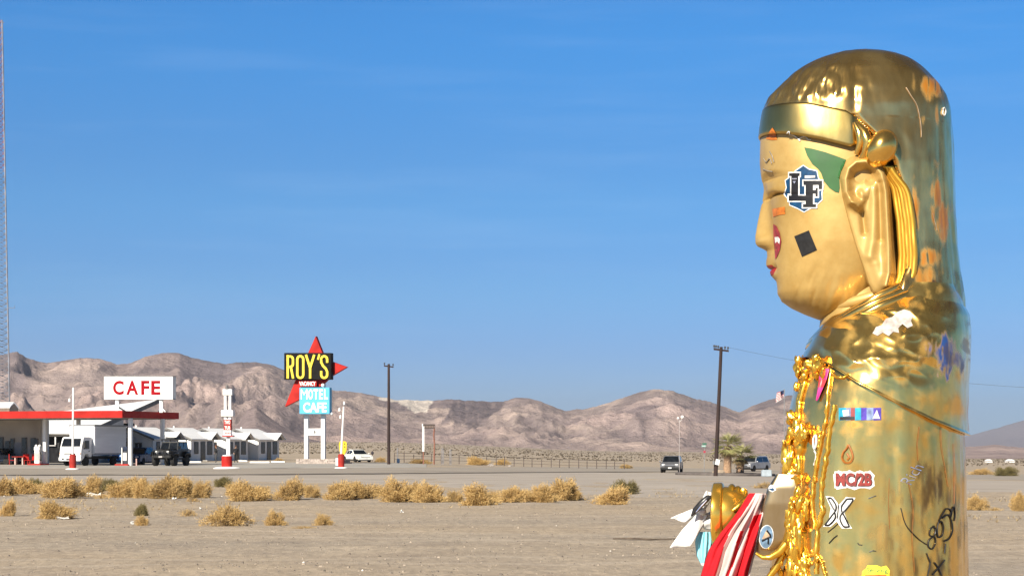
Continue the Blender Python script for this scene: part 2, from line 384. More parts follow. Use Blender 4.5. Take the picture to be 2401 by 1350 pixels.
# lower dark cones in front of the range
SKY1B = [(300, 1050), (400, 1032), (450, 1006), (470, 1000), (500, 1012), (530, 1020), (560, 990), (580, 960), (600, 950), (625, 972), (660, 998), (700, 1020), (760, 1036), (800, 1050)]
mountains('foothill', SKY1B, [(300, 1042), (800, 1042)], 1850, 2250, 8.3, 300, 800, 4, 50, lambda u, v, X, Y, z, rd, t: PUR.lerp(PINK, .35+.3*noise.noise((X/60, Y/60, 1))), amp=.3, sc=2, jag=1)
SKY2 = [(2050, 1062), (2200, 1052), (2290, 1045), (2330, 1042), (2370, 1046), (2440, 1052), (2600, 1046), (2900, 1055), (3300, 1062), (3700, 1078)]
mountains('hills', SKY2, [(2050, 1077), (3700, 1078)], 1900, 3000, 5.7, 2050, 3700, 6, 40, lambda u, v, X, Y, z, rd, t: PINK.lerp(PUR, .35+.6*noise.noise((X/90, Y/90, 1))), amp=.5, sc=1.4, jag=1.5)
SKY3 = [(2100, 1052), (2200, 1034), (2280, 1018), (2340, 1001), (2401, 983), (2500, 955), (2700, 940), (3000, 950), (3300, 985), (3700, 1030), (3900, 1057)]
mountains('far_mountain', SKY3, [(2100, 1056), (3900, 1057)], 14000, 18000, 2.4, 2100, 3900, 9, 30, lambda u, v, X, Y, z, rd, t: PUR*1.1, amp=.4, sc=.25, jag=1)
# ================= golden statue =================
U0, SY = 2030.0, 3.6
K = SY/F
O3 = P(U0, HZ, SY); _phi = math.atan((U0-CX)/F)
DV = Vector((math.sin(_phi), math.cos(_phi), 0)); RV = Vector((math.cos(_phi), -math.sin(_phi), 0))
CAM0 = Vector((0, 0, CAMZ))
def ST(u, v, yp=0.0, persp=False):
    """statue space: picture profile (u,v) on the statue's middle plane, yp pixels behind it"""
    d = Vector(((u-CX)/F, 1, (HZ-v)/F))
    if persp:
        return CAM0+d*(((O3-CAM0).dot(DV)+yp*K)/d.dot(DV))
    return CAM0+d*((O3-CAM0).dot(DV)/d.dot(DV))+DV*(yp*K)
def tab(rows, sig=6.0):
    """smooth table: v -> columns"""
    a = np.array(rows, float); v0, v1 = a[0, 0], a[-1, 0]
    vv = np.arange(v0-40, v1+41, 1.0); cs = []
    k = np.exp(-.5*(np.arange(-int(3*sig), int(3*sig)+1)/sig)**2); k /= k.sum()
    for j in range(1, a.shape[1]):
        y = np.interp(vv, a[:, 0], a[:, j])
        m = len(k)//2; yp = np.concatenate([np.full(m, y[0]), y, np.full(m, y[-1])]); cs.append(np.convolve(yp, k, 'valid'))
    return lambda v: tuple(float(np.interp(v, vv, c)) for c in cs)
def fbm(x, y, z, o=4):
    s = 0; a = 1
    for _ in range(o): s += a*noise.noise((x, y, z)); x *= 2; y *= 2; z += 3.1; a *= .5
    return s
def secpt(th, xf, xb, w, n):
    c, s_ = math.cos(th), math.sin(th)
    e = 2.0/n
    return (xf+xb)/2+(xb-xf)/2*math.copysign(abs(c)**e, c), w*math.copysign(abs(s_)**e, s_)

# ---- materials
def gold_mat(nm, base, rough, stain=True, bump=.004, bsc=14, rr=.12, metal=1.0, st=(1, 1, .35)):
    m = bpy.data.materials.new(nm); m.use_nodes = True; n = m.node_tree; b = n.nodes['Principled BSDF']; L = n.links.new
    b.inputs['Metallic'].default_value = metal; b.inputs['Coat Weight'].default_value = .35 if stain else .15; b.inputs['Coat Roughness'].default_value = .06
    tc = n.nodes.new('ShaderNodeTexCoord'); mp = n.nodes.new('ShaderNodeMapping'); mp.inputs['Scale'].default_value = st; L(tc.outputs['Object'], mp.inputs[0])
    def nz(s, d=6, r=.6):
        t = n.nodes.new('ShaderNodeTexNoise'); t.inputs['Scale'].default_value = s; t.inputs['Detail'].default_value = d; t.inputs['Roughness'].default_value = r; L(mp.outputs[0], t.inputs['Vector']); return t.outputs[0]
    r = n.nodes.new('ShaderNodeValToRGB'); r.color_ramp.elements[0].position = .35; r.color_ramp.elements[1].position = .65
    r.color_ramp.elements[0].color = (base[0]*.80, base[1]*.74, base[2]*.62, 1); r.color_ramp.elements[1].color = (*base, 1)
    L(nz(16, 7, .65), r.inputs[0]); c = r.outputs[0]
    mr = n.nodes.new('ShaderNodeMapRange'); mr.inputs[1].default_value = .3; mr.inputs[2].default_value = .7; mr.inputs[3].default_value = rough; mr.inputs[4].default_value = rough+rr
    L(nz(11, 6), mr.inputs[0]); ro = mr.outputs[0]
    if stain:
        at = n.nodes.new('ShaderNodeVertexColor'); at.layer_name = 'Stain'; sp = n.nodes.new('ShaderNodeSeparateColor'); L(at.outputs[0], sp.inputs[0])
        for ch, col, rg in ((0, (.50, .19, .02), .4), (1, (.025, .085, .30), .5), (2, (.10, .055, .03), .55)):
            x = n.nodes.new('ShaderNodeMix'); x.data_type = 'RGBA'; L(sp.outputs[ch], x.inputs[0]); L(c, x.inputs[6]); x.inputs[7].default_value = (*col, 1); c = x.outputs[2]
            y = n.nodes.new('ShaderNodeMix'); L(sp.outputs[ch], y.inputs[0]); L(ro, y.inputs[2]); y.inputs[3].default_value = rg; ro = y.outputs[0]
        ad = n.nodes.new('ShaderNodeMath'); ad.operation = 'MAXIMUM'; L(sp.outputs[0], ad.inputs[0]); L(sp.outputs[1], ad.inputs[1])
        mm = n.nodes.new('ShaderNodeMapRange'); mm.inputs[3].default_value = metal; mm.inputs[4].default_value = .15; L(ad.outputs[0], mm.inputs[0]); L(mm.outputs[0], b.inputs['Metallic'])
    L(c, b.inputs['Base Color']); L(ro, b.inputs['Roughness'])
    bp = n.nodes.new('ShaderNodeBump'); bp.inputs['Strength'].default_value = 1; bp.inputs['Distance'].default_value = bump
    L(nz(bsc, 2.0, .45), bp.inputs['Height'])
    b2 = n.nodes.new('ShaderNodeBump'); b2.inputs['Strength'].default_value = 1; b2.inputs['Distance'].default_value = bump*.04
    L(nz(bsc*7, 4, .6), b2.inputs['Height']); L(bp.outputs[0], b2.inputs['Normal']); L(b2.outputs[0], b.inputs['Normal'])
    return m
M_HOOD = gold_mat('chromed_gold', (1.0, .66, .23), .12, bump=.0035, bsc=9, rr=.08, metal=.94)
M_ROBE = gold_mat('scuffed_gold', (1.0, .66, .19), .11, bump=.0032, bsc=8, rr=.08, metal=.94, st=(1, 1, .22))
M_GOLD = gold_mat('bright_gold', (1.0, .60, .085), .20, stain=False, bump=.003, bsc=30, st=(1, 1, 1), metal=.88)
M_CUFF = gold_mat('polished_gold', (1.0, .60, .10), .16, stain=False, bump=.0008, bsc=10, st=(1, 1, 1), metal=.85)
M_FACE = gold_mat('satin_gold_paint', (.54, .36, .12), .42, stain=False, bump=.0012, bsc=12, metal=.35, st=(1, 1, 1))
M_BAND = gold_mat('tarnished_gold', (.58, .43, .15), .27, stain=False, bump=.002, bsc=16)
M_STR = gold_mat('strand_gold', (1.0, .56, .07), .26, metal=.85, stain=False, bump=.003, bsc=20, st=(1, 1, .2))
M_KNOT = gold_mat('knot_gold', (1.0, .62, .16), .14, stain=False, bump=.001, bsc=10, st=(1, 1, 1), metal=.95)
M_LIP = mat('lip_red_paint', (.30, .02, .018), .4, var=.1, scale=40)
M_GREEN = mat('leaf_green_paint', (.03, .115, .03), .55, var=.12, scale=25)
statue = thing('golden_statue', 'tall golden statue with long hood, green leaf on its face and many stickers', 'statue', (O3.x, O3.y, 0))

def stainset(o, uvs, fn):
    ca = o.data.color_attributes.new('Stain', 'FLOAT_COLOR', 'POINT')
    ca.data.foreach_set('color', np.array([(*fn(u, v, y), 1) for u, v, y in uvs], dtype=np.float32).ravel())
def blot(u, v, cu, cv, ru, rv, wob=.5):
    d = math.hypot((u-cu)/ru, (v-cv)/rv)+wob*fbm(u/15, v/60, cu*.1, 4)
    return sm(1.1, .35, d)*sm(-.65, .0, fbm(u/7, v/70, cu*.3, 4))
# ---- hood: dome + curtain down the back
HOODT = tab([(119, 2015, 2050, 8), (122, 1990, 2075, 38), (130, 1955, 2108, 70), (143, 1918, 2140, 98), (160, 1886, 2163, 118), (180, 1856, 2183, 140), (205, 1830, 2205, 154), (230, 1806, 2221, 166), (250, 1794, 2228, 172), (264, 1788, 2230, 175), (300, 1786, 2233, 179), (340, 1786, 2235, 185), (400, 1786, 2238, 192), (450, 1786, 2240, 194), (520, 1786, 2242, 197), (580, 1786, 2245, 200), (640, 1790, 2252, 206), (700, 1800, 2262, 214), (760, 1820, 2265, 222), (800, 1850, 2263, 225)], 4)
HCUT = tab([(295, 2000), (310, 2012), (340, 2045), (400, 2092), (450, 2104), (520, 2113), (580, 2119), (640, 2122), (700, 2100), (800, 2090)], 5)
def loft(mb, T, v0, v1, nv, nt, n=2.4, disp=None, uv=None, th0=0, th1=2*math.pi, close=True):
    rws = []
    for i in range(nv+1):
        v = v0+(v1-v0)*i/nv; xf, xb, w = T(v); rw = []
        for k in range(nt if close else nt+1):
            th = th0+(th1-th0)*k/nt
            x, y = secpt(th, xf, xb, w, n)
            if disp:
                d = disp(x, v, y)
                cx = (xf+xb)/2; ln = math.hypot(x-cx, y) or 1
                x += (x-cx)/ln*d; y += y/ln*d
            rw.append(ST(x, v, y)); uv is not None and uv.append((x, v, y))
        rws.append(rw)
    mb.grid(rws, closed=close); return rws
def hood_disp(x, v, y):
    s = x*.9+y*.9
    d = 2.2*fbm(s/60, v/130, 2.0, 3)
    if v < 300:
        fr = sm(2060, 1930, x)*sm(135, 175, v)*sm(272, 245, v); s = math.atan2(y, x-2010)*200+300*(y > 0)
        q8 = noise.noise((s/19+.4*noise.noise((v/30, s/30, 2)), v/40, 7.7)); d += fr*(4.5*q8-5*max(0, -q8-.1))+2.2*noise.noise((s/8, v/22, 3))*fr
        d += 3*noise.noise((s/60, v/45, 1.7))*sm(290, 230, v)
    d += 3.0*noise.noise((s/75, v/200, 4.1))*sm(350, 700, v)+2.4*noise.noise((s/22, v/260, 6.3))*sm(2040, 2120, x)*sm(250, 380, v)
    # long vertical crease
    d -= 3.5*math.exp(-((x-2005)/9)**2)*sm(150, 190, v)*sm(300, 270, v)
    return d
uvs = []; hb = MB(); rws = []; NTH = 420
vl = list(np.arange(119.2, 150, 1.0))+list(np.arange(150, 800, 2.2))
for v in vl:
    xf, xb, w = HOODT(v); xc = HCUT(v)[0]; rw = []
    for k in range(NTH):
        th = 2*math.pi*k/NTH
        x, y = secpt(th, xf, xb, w, 2.35)
        d = hood_disp(x, v, y); cx = (xf+xb)/2; ln = math.hypot(x-cx, y) or 1
        x += (x-cx)/ln*d; y += y/ln*d
        if v > 296:
            if x < xc:
                f = min(1, (xc-x)/40); x = xc+8*(1-f)*0; y *= (1-.25*f)
            elif x < xc+14: y -= math.copysign(9*(1-(x-xc)/14)**2, y)
        rw.append(ST(x, v, y)); uvs.append((x, v, y))
    rws.append(rw)
hb.grid(rws, closed=True)
hood = hb.build('hood', M_HOOD, statue, smooth=True, fix=True)
hood.data.set_sharp_from_angle(angle=R(80))
def hood_stain_reflect(u, v, y):
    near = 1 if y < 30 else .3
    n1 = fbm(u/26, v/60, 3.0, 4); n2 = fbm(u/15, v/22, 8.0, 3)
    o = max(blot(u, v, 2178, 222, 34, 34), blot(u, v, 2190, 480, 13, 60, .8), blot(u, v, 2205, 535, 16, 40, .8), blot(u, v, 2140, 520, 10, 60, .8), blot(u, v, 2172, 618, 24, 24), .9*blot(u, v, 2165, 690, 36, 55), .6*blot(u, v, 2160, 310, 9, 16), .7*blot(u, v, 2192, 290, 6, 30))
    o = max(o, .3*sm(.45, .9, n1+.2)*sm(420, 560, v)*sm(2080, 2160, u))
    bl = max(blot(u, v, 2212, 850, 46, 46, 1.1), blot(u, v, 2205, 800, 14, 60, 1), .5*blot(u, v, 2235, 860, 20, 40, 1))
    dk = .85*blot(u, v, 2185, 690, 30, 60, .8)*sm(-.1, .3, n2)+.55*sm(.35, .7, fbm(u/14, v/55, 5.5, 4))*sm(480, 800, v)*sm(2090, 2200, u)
    dk = max(dk, .5*sm(-.1, .5, fbm(u/40, v/40, 1.1, 4)+.15)*sm(225, 140, v)); dk = max(dk, .4*sm(.05, .8, fbm(u/9, v/120, 2.5, 4))*sm(2090, 2210, u)*sm(230, 330, v))  # brown crown is a dark reflection put into the colour; back streaks are smudges
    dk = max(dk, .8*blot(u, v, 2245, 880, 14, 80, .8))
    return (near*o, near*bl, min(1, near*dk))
stainset(hood, uvs, hood_stain_reflect)

# ---- head with face
HEAD = tab([(262, 1796, 2120, 162), (330, 1786, 2140, 169), (400, 1789, 2148, 173), (440, 1797, 2150, 173), (480, 1804, 2150, 172), (530, 1808, 2150, 169), (580, 1812, 2150, 164), (620, 1815, 2140, 156), (655, 1819, 2110, 146), (690, 1823, 2068, 131), (708, 1834, 2060, 119), (722, 1854, 2052, 104), (737, 1886, 2042, 84), (748, 1915, 2030, 60), (756, 1940, 2010, 36)], 5)
PROF = tab([(262, 1790), (330, 1783), (385, 1781.5), (410, 1783), (428, 1787), (445, 1789), (470, 1787), (500, 1781), (530, 1775), (555, 1771), (570, 1771.5), (578, 1776), (583, 1788), (589, 1798), (602, 1799), (612, 1796.5), (623, 1796.5), (629, 1801), (633, 1806.5), (638, 1805), (646, 1807), (653, 1814), (659, 1820), (670, 1822), (690, 1823), (708, 1834), (722, 1854), (737, 1886), (748, 1915), (756, 1940)], 1.6)
uvs = []; rws = []; fm = MB()
NT = 320
ths = []
for k in range(NT):   # denser at the front
    a = 2*math.pi*k/NT; ths.append(a-.45*math.sin(a)*0+0.0)
ths = [math.pi+ (q-math.pi)*(.35+.65*abs(q-math.pi)/math.pi) for q in ths]
vlist = list(np.arange(262, 420, 3.0))+list(np.arange(420, 700, 1.4))+list(np.arange(700, 756.1, 1.6))
lipf = []
for v in vlist:
    xf, xb, w = HEAD(v); xp = PROF(v)[0]; rw = []
    sig = float(np.interp(v, [400, 430, 470, 520, 560, 582, 590, 600, 640, 660, 690], [60, 34, 22, 24, 32, 34, 36, 44, 46, 50, 60]))
    for th in ths:
        x, y = secpt(th, xf, xb, w, 2.35)
        if math.cos(th) < 0:
            x += (xp-xf)*math.exp(-(abs(y)/sig)**2.4)
            for sg in (-1, 1):
                # eye socket, closed lid and its slit, cheek, nostril wing, mouth corner
                ye = sg*78
                x += 13*math.exp(-((y-ye)/50)**2-((v-442)/34)**2)
                lid = math.exp(-(abs(y-ye)/44)**3-(abs(v-448)/17)**3)
                x -= 15*lid
                x += 16*math.exp(-((y-ye)/48)**2-((v-(466+.0016*(y-ye)**2))/3)**2)
                x += 3*math.exp(-((y-ye)/44)**2-((v-430)/2.5)**2)
                x -= 5*math.exp(-((y-sg*80)/60)**2-((v-(412+.002*(y-ye)**2))/9)**2)
                x -= 12*math.exp(-((y-sg*33)/15)**2-((v-566)/14)**2)
                x += 4*math.exp(-((y-sg*52)/9)**2-((v-590)/22)**2)
                x += 5*math.exp(-((y-sg*50)/12)**2-((v-633)/9)**2)
            lp = math.exp(-(abs(y)/48)**4)
            x += 4*lp*math.exp(-((v-633)/2.2)**2)
        # folds of loose gilding on jaw and cheek
        if v > 560 and y < 0:
            a = sm(600, 700, v)*sm(2040, 1960, x)
            x_, y_ = x, y
            f = 4.4*noise.noise(((x+.35*v)/17, v/60, 2.2))+1.4*noise.noise(((x+.4*v)/8, v/40, 4))
            y -= a*f
            if x < 1870: x += a*.6*f
        rw.append(ST(x, v, y)); uvs.append((x, v, y))
    rws.append(rw)
fm.grid(rws, closed=True)
# colour the lips by face
nfr = len(vlist)
for i in range(nfr-1):
    for k in range(NT):
        u_, v_, y_ = uvs[i*NT+k]
        if 624 < v_ < 648 and abs(y_) < 46*(1-((v_-635)/20)**2*.5) and u_ < 1838 and math.cos(ths[k]) < 0: fm.mi[i*NT+k] = 1
face = fm.build('face', None, statue, smooth=True, mats=[M_FACE, M_LIP]); face.data.set_sharp_from_angle(angle=R(170))

# ---- headband
def band_loop(grow, nv=10):
    rws = []
    thL = np.linspace(math.pi*.5-.42, math.pi*1.5+.42, 150)
    for j in range(nv+1):
        t = j/nv; rw = []
        for th in thL:
            v = 300
            for _ in range(3):
                xf, xb, w = HEAD(v); x, y = secpt(th, xf, xb, w+14, 2.35)
                vt = np.interp(x, [1785, 1900, 1990, 2010], [262, 269, 288, 300]); vb = np.interp(x, [1780, 1850, 1930, 1998, 2010], [328, 337, 354, 371, 366])
                v = vt+(vb-vt)*t
            bul = grow*(math.sin(math.pi*t)**.13) if 0 < t < 1 else 0
            ln = math.hypot(x-1950, y); e = sm(2012, 2004, x) if x > 1950 else 1
            x2 = x-4+(x-1950)/ln*bul*e; y2 = y+y/ln*bul*e
            rw.append(ST(x2, v, y2))
        rws.append(rw)
    return rws
bb = MB(); bb.grid(band_loop(5, 24)); band = bb.build('headband', M_BAND, statue, smooth=True)
# ---- neck and collar folds
NECK = tab([(660, 1935, 2110, 110), (720, 1928, 2120, 112), (760, 1922, 2130, 120), (800, 1918, 2140, 140), (840, 1905, 2150, 160)], 6)
nb = MB(); loft(nb, NECK, 660, 840, 40, 80, 2.2)
def ring(mb, dv, r, ax, w, n=90, seed=0, sl=None):
    pts = []; rr = []
    for k in range(n+1):
        a = 2*math.pi*k/n; x = 2052-ax*math.cos(a); y = w*math.sin(a)
        v = np.interp(x, [2052-ax, 2052, 2052+ax], sl or [788, 712, 640])+dv+4*noise.noise((a*1.7, seed, 0))
        pts.append(ST(x, v, y)); rr.append(K*r*(1+.15*noise.noise((a*2.3, seed, 5))))
    mb.tube(pts, rr, 10, cap=False)
ring(nb, -10, 13, 118, 118, sl=[742, 712, 690])
neck = nb.build('neck', M_FACE, statue, smooth=True)
cb = MB()
ring(cb, 2, 9, 138, 206, seed=1); ring(cb, 14, 11, 146, 216, seed=2); ring(cb, 28, 12, 152, 226, seed=3)
cb.build('collar', M_ROBE, statue, smooth=True)
# ---- ear: a relief modelled on a grid
EOUT = [(1972, 432), (1969, 412), (1974, 390), (1988, 373), (2008, 364), (2032, 364), (2055, 374), (2072, 392), (2082, 418), (2088, 455), (2091, 510), (2094, 560), (2098, 605), (2101, 640), (2098, 668), (2086, 686), (2066, 692), (2049, 683), (2038, 664), (2025, 622), (2010, 580), (1996, 535), (1985, 495), (1976, 460)]
def segd(p, a, b):
    ax, ay = a; bx, by = b; t = ((p[0]-ax)*(bx-ax)+(p[1]-ay)*(by-ay))/max(1e-9, (bx-ax)**2+(by-ay)**2); t = min(1, max(0, t))
    return math.hypot(p[0]-ax-(bx-ax)*t, p[1]-ay-(by-ay)*t)
def pld(p, pl): return min(segd(p, pl[i], pl[i+1]) for i in range(len(pl)-1))
HELIX = [(2012, 482), (1996, 472), (1985, 450), (1983, 420), (1990, 395), (2008, 380), (2030, 378), (2052, 388), (2067, 408), (2076, 450), (2080, 520), (2083, 580), (2084, 640), (2078, 668)]
ANTI = [(2030, 455), (2046, 425), (2050, 470), (2049, 520), (2047, 565), (2040, 600)]
TRAG = [(1998, 474), (2022, 470), (2018, 452)]
HOLL = [(2016, 415), (2034, 406), (2040, 420)]
def mirror_ear(sg):
    mb = MB(); us = np.arange(1962, 2107, 1.1); vs_ = np.arange(356, 700, 1.5); idx = {}; V = []; Fc = []
    for i, v in enumerate(vs_):
        for j, u in enumerate(us):
            ins = inside(EOUT, u, v); de = pld((u, v), EOUT+[EOUT[0]]); sd = de if ins else -de
            if sd < -5: continue
            q_ = min(1, max(0, (sd+4)/14)); h = 9*math.sqrt(1-(1-q_)**2)
            h += 22*math.exp(-(pld((u, v), HELIX)/11)**2)*min(1, max(0, (sd+4)/8))
            h += 9*math.exp(-(pld((u, v), ANTI)/13)**2)
            h += 8*math.exp(-(pld((u, v), TRAG)/8)**2)
            h -= 19*math.exp(-(pld((u, v), HOLL)/12)**2)
            h -= 7*math.exp(-(segd((u, v), (2063, 430), (2066, 560))/7)**2)
            h -= 10*math.exp(-(segd((u, v), (2022, 500), (2028, 545))/7)**2)
            h += 7*math.exp(-(segd((u, v), (2055, 620), (2068, 670))/16)**2)
            idx[(i, j)] = len(V); V.append(ST(u, v, sg*(168+h-40*sm(-1, -5, sd)), persp=(sg < 0)))
    for i in range(len(vs_)-1):
        for j in range(len(us)-1):
            q = [(i, j), (i, j+1), (i+1, j+1), (i+1, j)]
            if all(a in idx for a in q): Fc.append(tuple(idx[a] for a in q))
    mb.add(V, Fc); e = mb.build('ear', M_FACE, statue, smooth=True); e.data.set_sharp_from_angle(angle=R(175)); return e
mirror_ear(-1); mirror_ear(1)
# side hair knob and hair strands behind the ear
kb = MB()
for i in range(2):
    kb = MB(); sg = -1 if i == 0 else 1
    c = ST(2066, 349, sg*194, persp=(sg < 0)); M0 = Matrix.Translation(c) @ Matrix.Rotation(-_phi, 4, 'Z') @ Matrix.Rotation(R(28), 4, 'Y') @ Matrix.Diagonal((34*K, 40*K, 45*K, 1))
    kb.M = M0; kb.ball((0, 0, 0), 1, 16); kb.M = Matrix.Identity(4)
    pts = [ST(u, v, sg*y, persp=(sg < 0)) for u, v, y in ((2010, 292, 176), (2026, 312, 190), (2036, 335, 196), (2030, 360, 190), (2016, 378, 182))]
    kb.tube(pts, [9*K, 12*K, 13*K, 11*K, 8*K], 12)
    pts = [ST(u, v, sg*y, persp=(sg < 0)) for u, v, y in ((2004, 290, 178), (2014, 310, 188), (2018, 335, 190), (2008, 362, 184))]
    kb.tube(pts, [7*K, 9*K, 9*K, 6*K], 12)
    kb.build('hair_knot', M_KNOT, statue, smooth=True)
sb = MB()
for off, r, yy in ((4, 7, 174), (12, 6, 178), (20, 7, 181), (28, 6, 184), (36, 7, 186)):
    pts = []; rr = []
    for t in np.linspace(0, 1, 40):
        v = 392+(690-392)*t; u = np.interp(v, [392, 440, 520, 600, 650, 690], [2070, 2092, 2104, 2109, 2106, 2092])+off*(.5+.5*sm(0, .25, t))*sm(1.15, .8, t)
        pts.append(ST(u, v, -(yy+2*noise.noise((t*6, off, 0))), persp=True)); rr.append(K*r*(1+.12*noise.noise((t*7, off, 3))))
    sb.tube(pts, rr, 10)
sb.build('hair_strands', M_STR, statue, smooth=True)
# ---- robe (body) and shoulder cape
BODY = tab([(676, 2085, 2240, 195), (700, 2035, 2254, 212), (730, 1985, 2262, 228), (760, 1942, 2264, 250), (790, 1918, 2265, 272), (830, 1896, 2264, 292), (870, 1876, 2262, 306), (920, 1860, 2260, 314), (980, 1848, 2258, 318), (1050, 1838, 2260, 320), (1120, 1828, 2264, 322), (1250, 1812, 2267, 326), (1400, 1800, 2270, 330), (1800, 1780, 2280, 336), (2600, 1760, 2300, 345), (2900, 1740, 2310, 350)], 9)
def body_disp(x, v, y):
    s = x+y*.55
    d = 2.2*fbm(s/55, v/140, 6.0, 3)+1.5*noise.noise((s/18, v/160, 2))*sm(900, 1050, v)
    d += 3.6*noise.noise((s/24, v/480, 8.8))*sm(2050, 2110, x)*sm(1010, 1070, v)
    return d
uvs = []; rb = MB(); loft(rb, BODY, 677, 1420, 260, 260, 2.5, body_disp, uvs); n1 = len(uvs)
loft(rb, BODY, 1421, 2850, 60, 260, 2.5, None, uvs)
robe = rb.build('robe', M_ROBE, statue, smooth=True); robe.data.set_sharp_from_angle(angle=R(80))
def robe_stain(u, v, y):
    if y > 60 or v > 1420: return (0, 0, 0)
    n1 = fbm(u/30, v/40, 3.0, 4); n2 = fbm(u/12, v/80, 9.0, 4)
    o = .32*sm(.1, .8, n1+.4*sm(60, 0, abs(v-975))*sm(1940, 1990, u)*sm(2120, 2040, u))*sm(1120, 1020, v)
    o = max(o, .28*sm(.1, .8, n1+.2)*sm(1200, 1280, v)*sm(1930, 1960, u)*sm(2080, 2020, u))
    o = max(o, .25*sm(.1, .8, n1)*sm(1100, 1200, v)*sm(2090, 2150, u)); o = max(o, .9*blot(u, v, 2001, 999, 18, 10, .4))
    dk = .55*sm(.05, .7, n2+.05)*sm(1080, 1180, v)*sm(2040, 2110, u)+.12*sm(.2, .6, n2)
    dk = max(dk, .8*blot(u, v, 2175, 1120, 46, 60, .8)); dk = max(dk, .6*blot(u, v, 2060, 1245, 20, 45, 1))
    return (min(1, o), 0, min(1, dk))
stainset(robe, uvs, robe_stain)
cpm = MB(); rws = []; uvs = []
CAPE_OFF = 11
thc = np.linspace(0, 2*math.pi, 301)[:-1]
def cape_pt(th, v, off):
    xf, xb, w = BODY(v); x, y = secpt(th, xf, xb, w, 2.5); d = body_disp(x, v, y)+off; cx = (xf+xb)/2; ln = math.hypot(x-cx, y) or 1
    # crumpled gilded folds over the shoulder
    s_ = x-.4*v
    f = 11*(.45-abs(noise.noise(((x+.5*v)/80, (v-.45*x)/52, 1.2)))*1.6)+4.5*(.4-abs(noise.noise(((x-.3*v)/46, (v+.3*x)/34, 5.2)))*1.6)
    a = sm(2230, 2150, x)*sm(930, 850, v)*sm(1900, 1945, x)
    d += a*f+2*noise.noise((x/40, v/60, 9))
    return x+(x-cx)/ln*d, y+y/ln*d
NV = 130
for i in range(NV+1):
    t = i/NV; rw = []
    for th in thc:
        v = 800
        for _ in range(4):
            x, y = cape_pt(th, v, CAPE_OFF)
            ve = np.interp(x, [1840, 1900, 1950, 2010, 2100, 2180, 2240, 2275], [832, 845, 866, 905, 952, 990, 1012, 1022])
            vt = 678
            v = vt+(ve-vt)*t
        off = (CAPE_OFF if t < .985 else CAPE_OFF+3)-26*sm(750, 684, v)
        x, y = cape_pt(th, v, off); rw.append(ST(x, v, y)); uvs.append((x, v, y))
    rws.append(rw)
# turned-under hem
rw = []
for k, th in enumerate(thc):
    x, v, y = uvs[NV*len(thc)+k]; x, y = cape_pt(th, v-2, 1.5); rw.append(ST(x, v-1, y)); uvs.append((x, v, y))
rws.append(rw); cpm.grid(rws, closed=True)
cape = cpm.build('shoulder_cape', M_ROBE, statue, smooth=True); cape.data.set_sharp_from_angle(angle=R(80))
def cape_stain(u, v, y):
    if y > 60: return (0, 0, 0)
    n1 = fbm(u/34, v/34, 13.0, 4); n2 = fbm(u/16, v/40, 4.0, 4)
    o = .28*sm(.1, .8, n1+.1)*sm(1955, 2010, u)*sm(2215, 2150, u)
    o = max(o, .95*blot(u, v, 2165, 655, 60, 50, .8))
    dk = .7*sm(.1, .6, n2+.1)*sm(2130, 2180, u)*sm(840, 700, v)+.15*sm(.2, .8, n2)
    dk = max(dk, .55*sm(.0, .5, fbm(u/22, v/30, 2.2, 3))*sm(2050, 2090, u)*sm(760, 790, v)*sm(900, 850, v))
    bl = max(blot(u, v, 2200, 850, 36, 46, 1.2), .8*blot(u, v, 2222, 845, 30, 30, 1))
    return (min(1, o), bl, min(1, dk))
stainset(cape, uvs, cape_stain)
# plinth under the robe (below the picture)
pl = MB(); pl.M = Matrix.Translation((O3.x, O3.y, 0)) @ Matrix.Rotation(-_phi, 4, 'Z')
pl.box(-.32, .32, -.36, .36, -.05, .21)
pl.build('plinth', mat('plinth_concrete', (.42, .39, .35), .9, bump=.004, scale=6), statue, bevel=.015)
# ---- seam cords down the front of the robe
def surf_ray(objs):
    V = []; Fc = []
    for o in objs:
        off = len(V); mw = Vector(o.get('_o', (0, 0, 0)))
        V += [v.co+mw for v in o.data.vertices]; Fc += [tuple(i+off for i in p.vertices) for p in o.data.polygons]
    return BVHTree.FromPolygons(V, Fc)
BV = surf_ray([hood, face, robe, cape, band])
def cast(u, v, off=.0, bv=None):
    d = Vector(((u-CX)/F, 1, (HZ-v)/F)).normalized()
    loc, nrm, i, dist = (bv or BV).ray_cast(CAM0, d)
    if loc is None: return ST(u, v, -200, persp=True)
    if nrm.dot(d) > 0: nrm = -nrm
    return loc+nrm*off
cords = MB()
def cord(pts, r, n=60, wob=3, seed=0):
    a = np.array(pts, float); t = np.linspace(0, len(a)-1, n); us = np.interp(t, range(len(a)), a[:, 0]); vs_ = np.interp(t, range(len(a)), a[:, 1])
    q = [cast(u+wob*noise.noise((v/14, seed, 0)), v, .002) for u, v in zip(us, vs_)]
    cords.tube(q, [K*r*(1+.5*noise.noise((i*.35, seed, 2))) for i in range(n)], 8)
cord([(1950, 868), (1942, 930), (1938, 985), (1928, 1030), (1918, 1080), (1909, 1130), (1905, 1180), (1912, 1240)], 4, seed=1)
cord([(1958, 950), (1946, 1010), (1940, 1060), (1934, 1095), (1926, 1150), (1930, 1200), (1918, 1240), (1914, 1300), (1916, 1345)], 5, seed=2, wob=5)
cord([(1892, 872), (1880, 930), (1868, 990)], 6, seed=3)
cord([(1905, 1290), (1925, 1310), (1938, 1352)], 4, seed=4, wob=4)
cord([(1855, 1320), (1880, 1306), (1905, 1300), (1920, 1302)], 4, seed=5, wob=5)
cord([(1945, 866), (1960, 884), (1978, 886), (1990, 878)], 3, seed=6)
cord([(1925, 1010), (1921, 1050), (1915, 1090), (1912, 1130)], 3.4, seed=7)
cords.build('trim_cords', M_GOLD, statue, smooth=True)
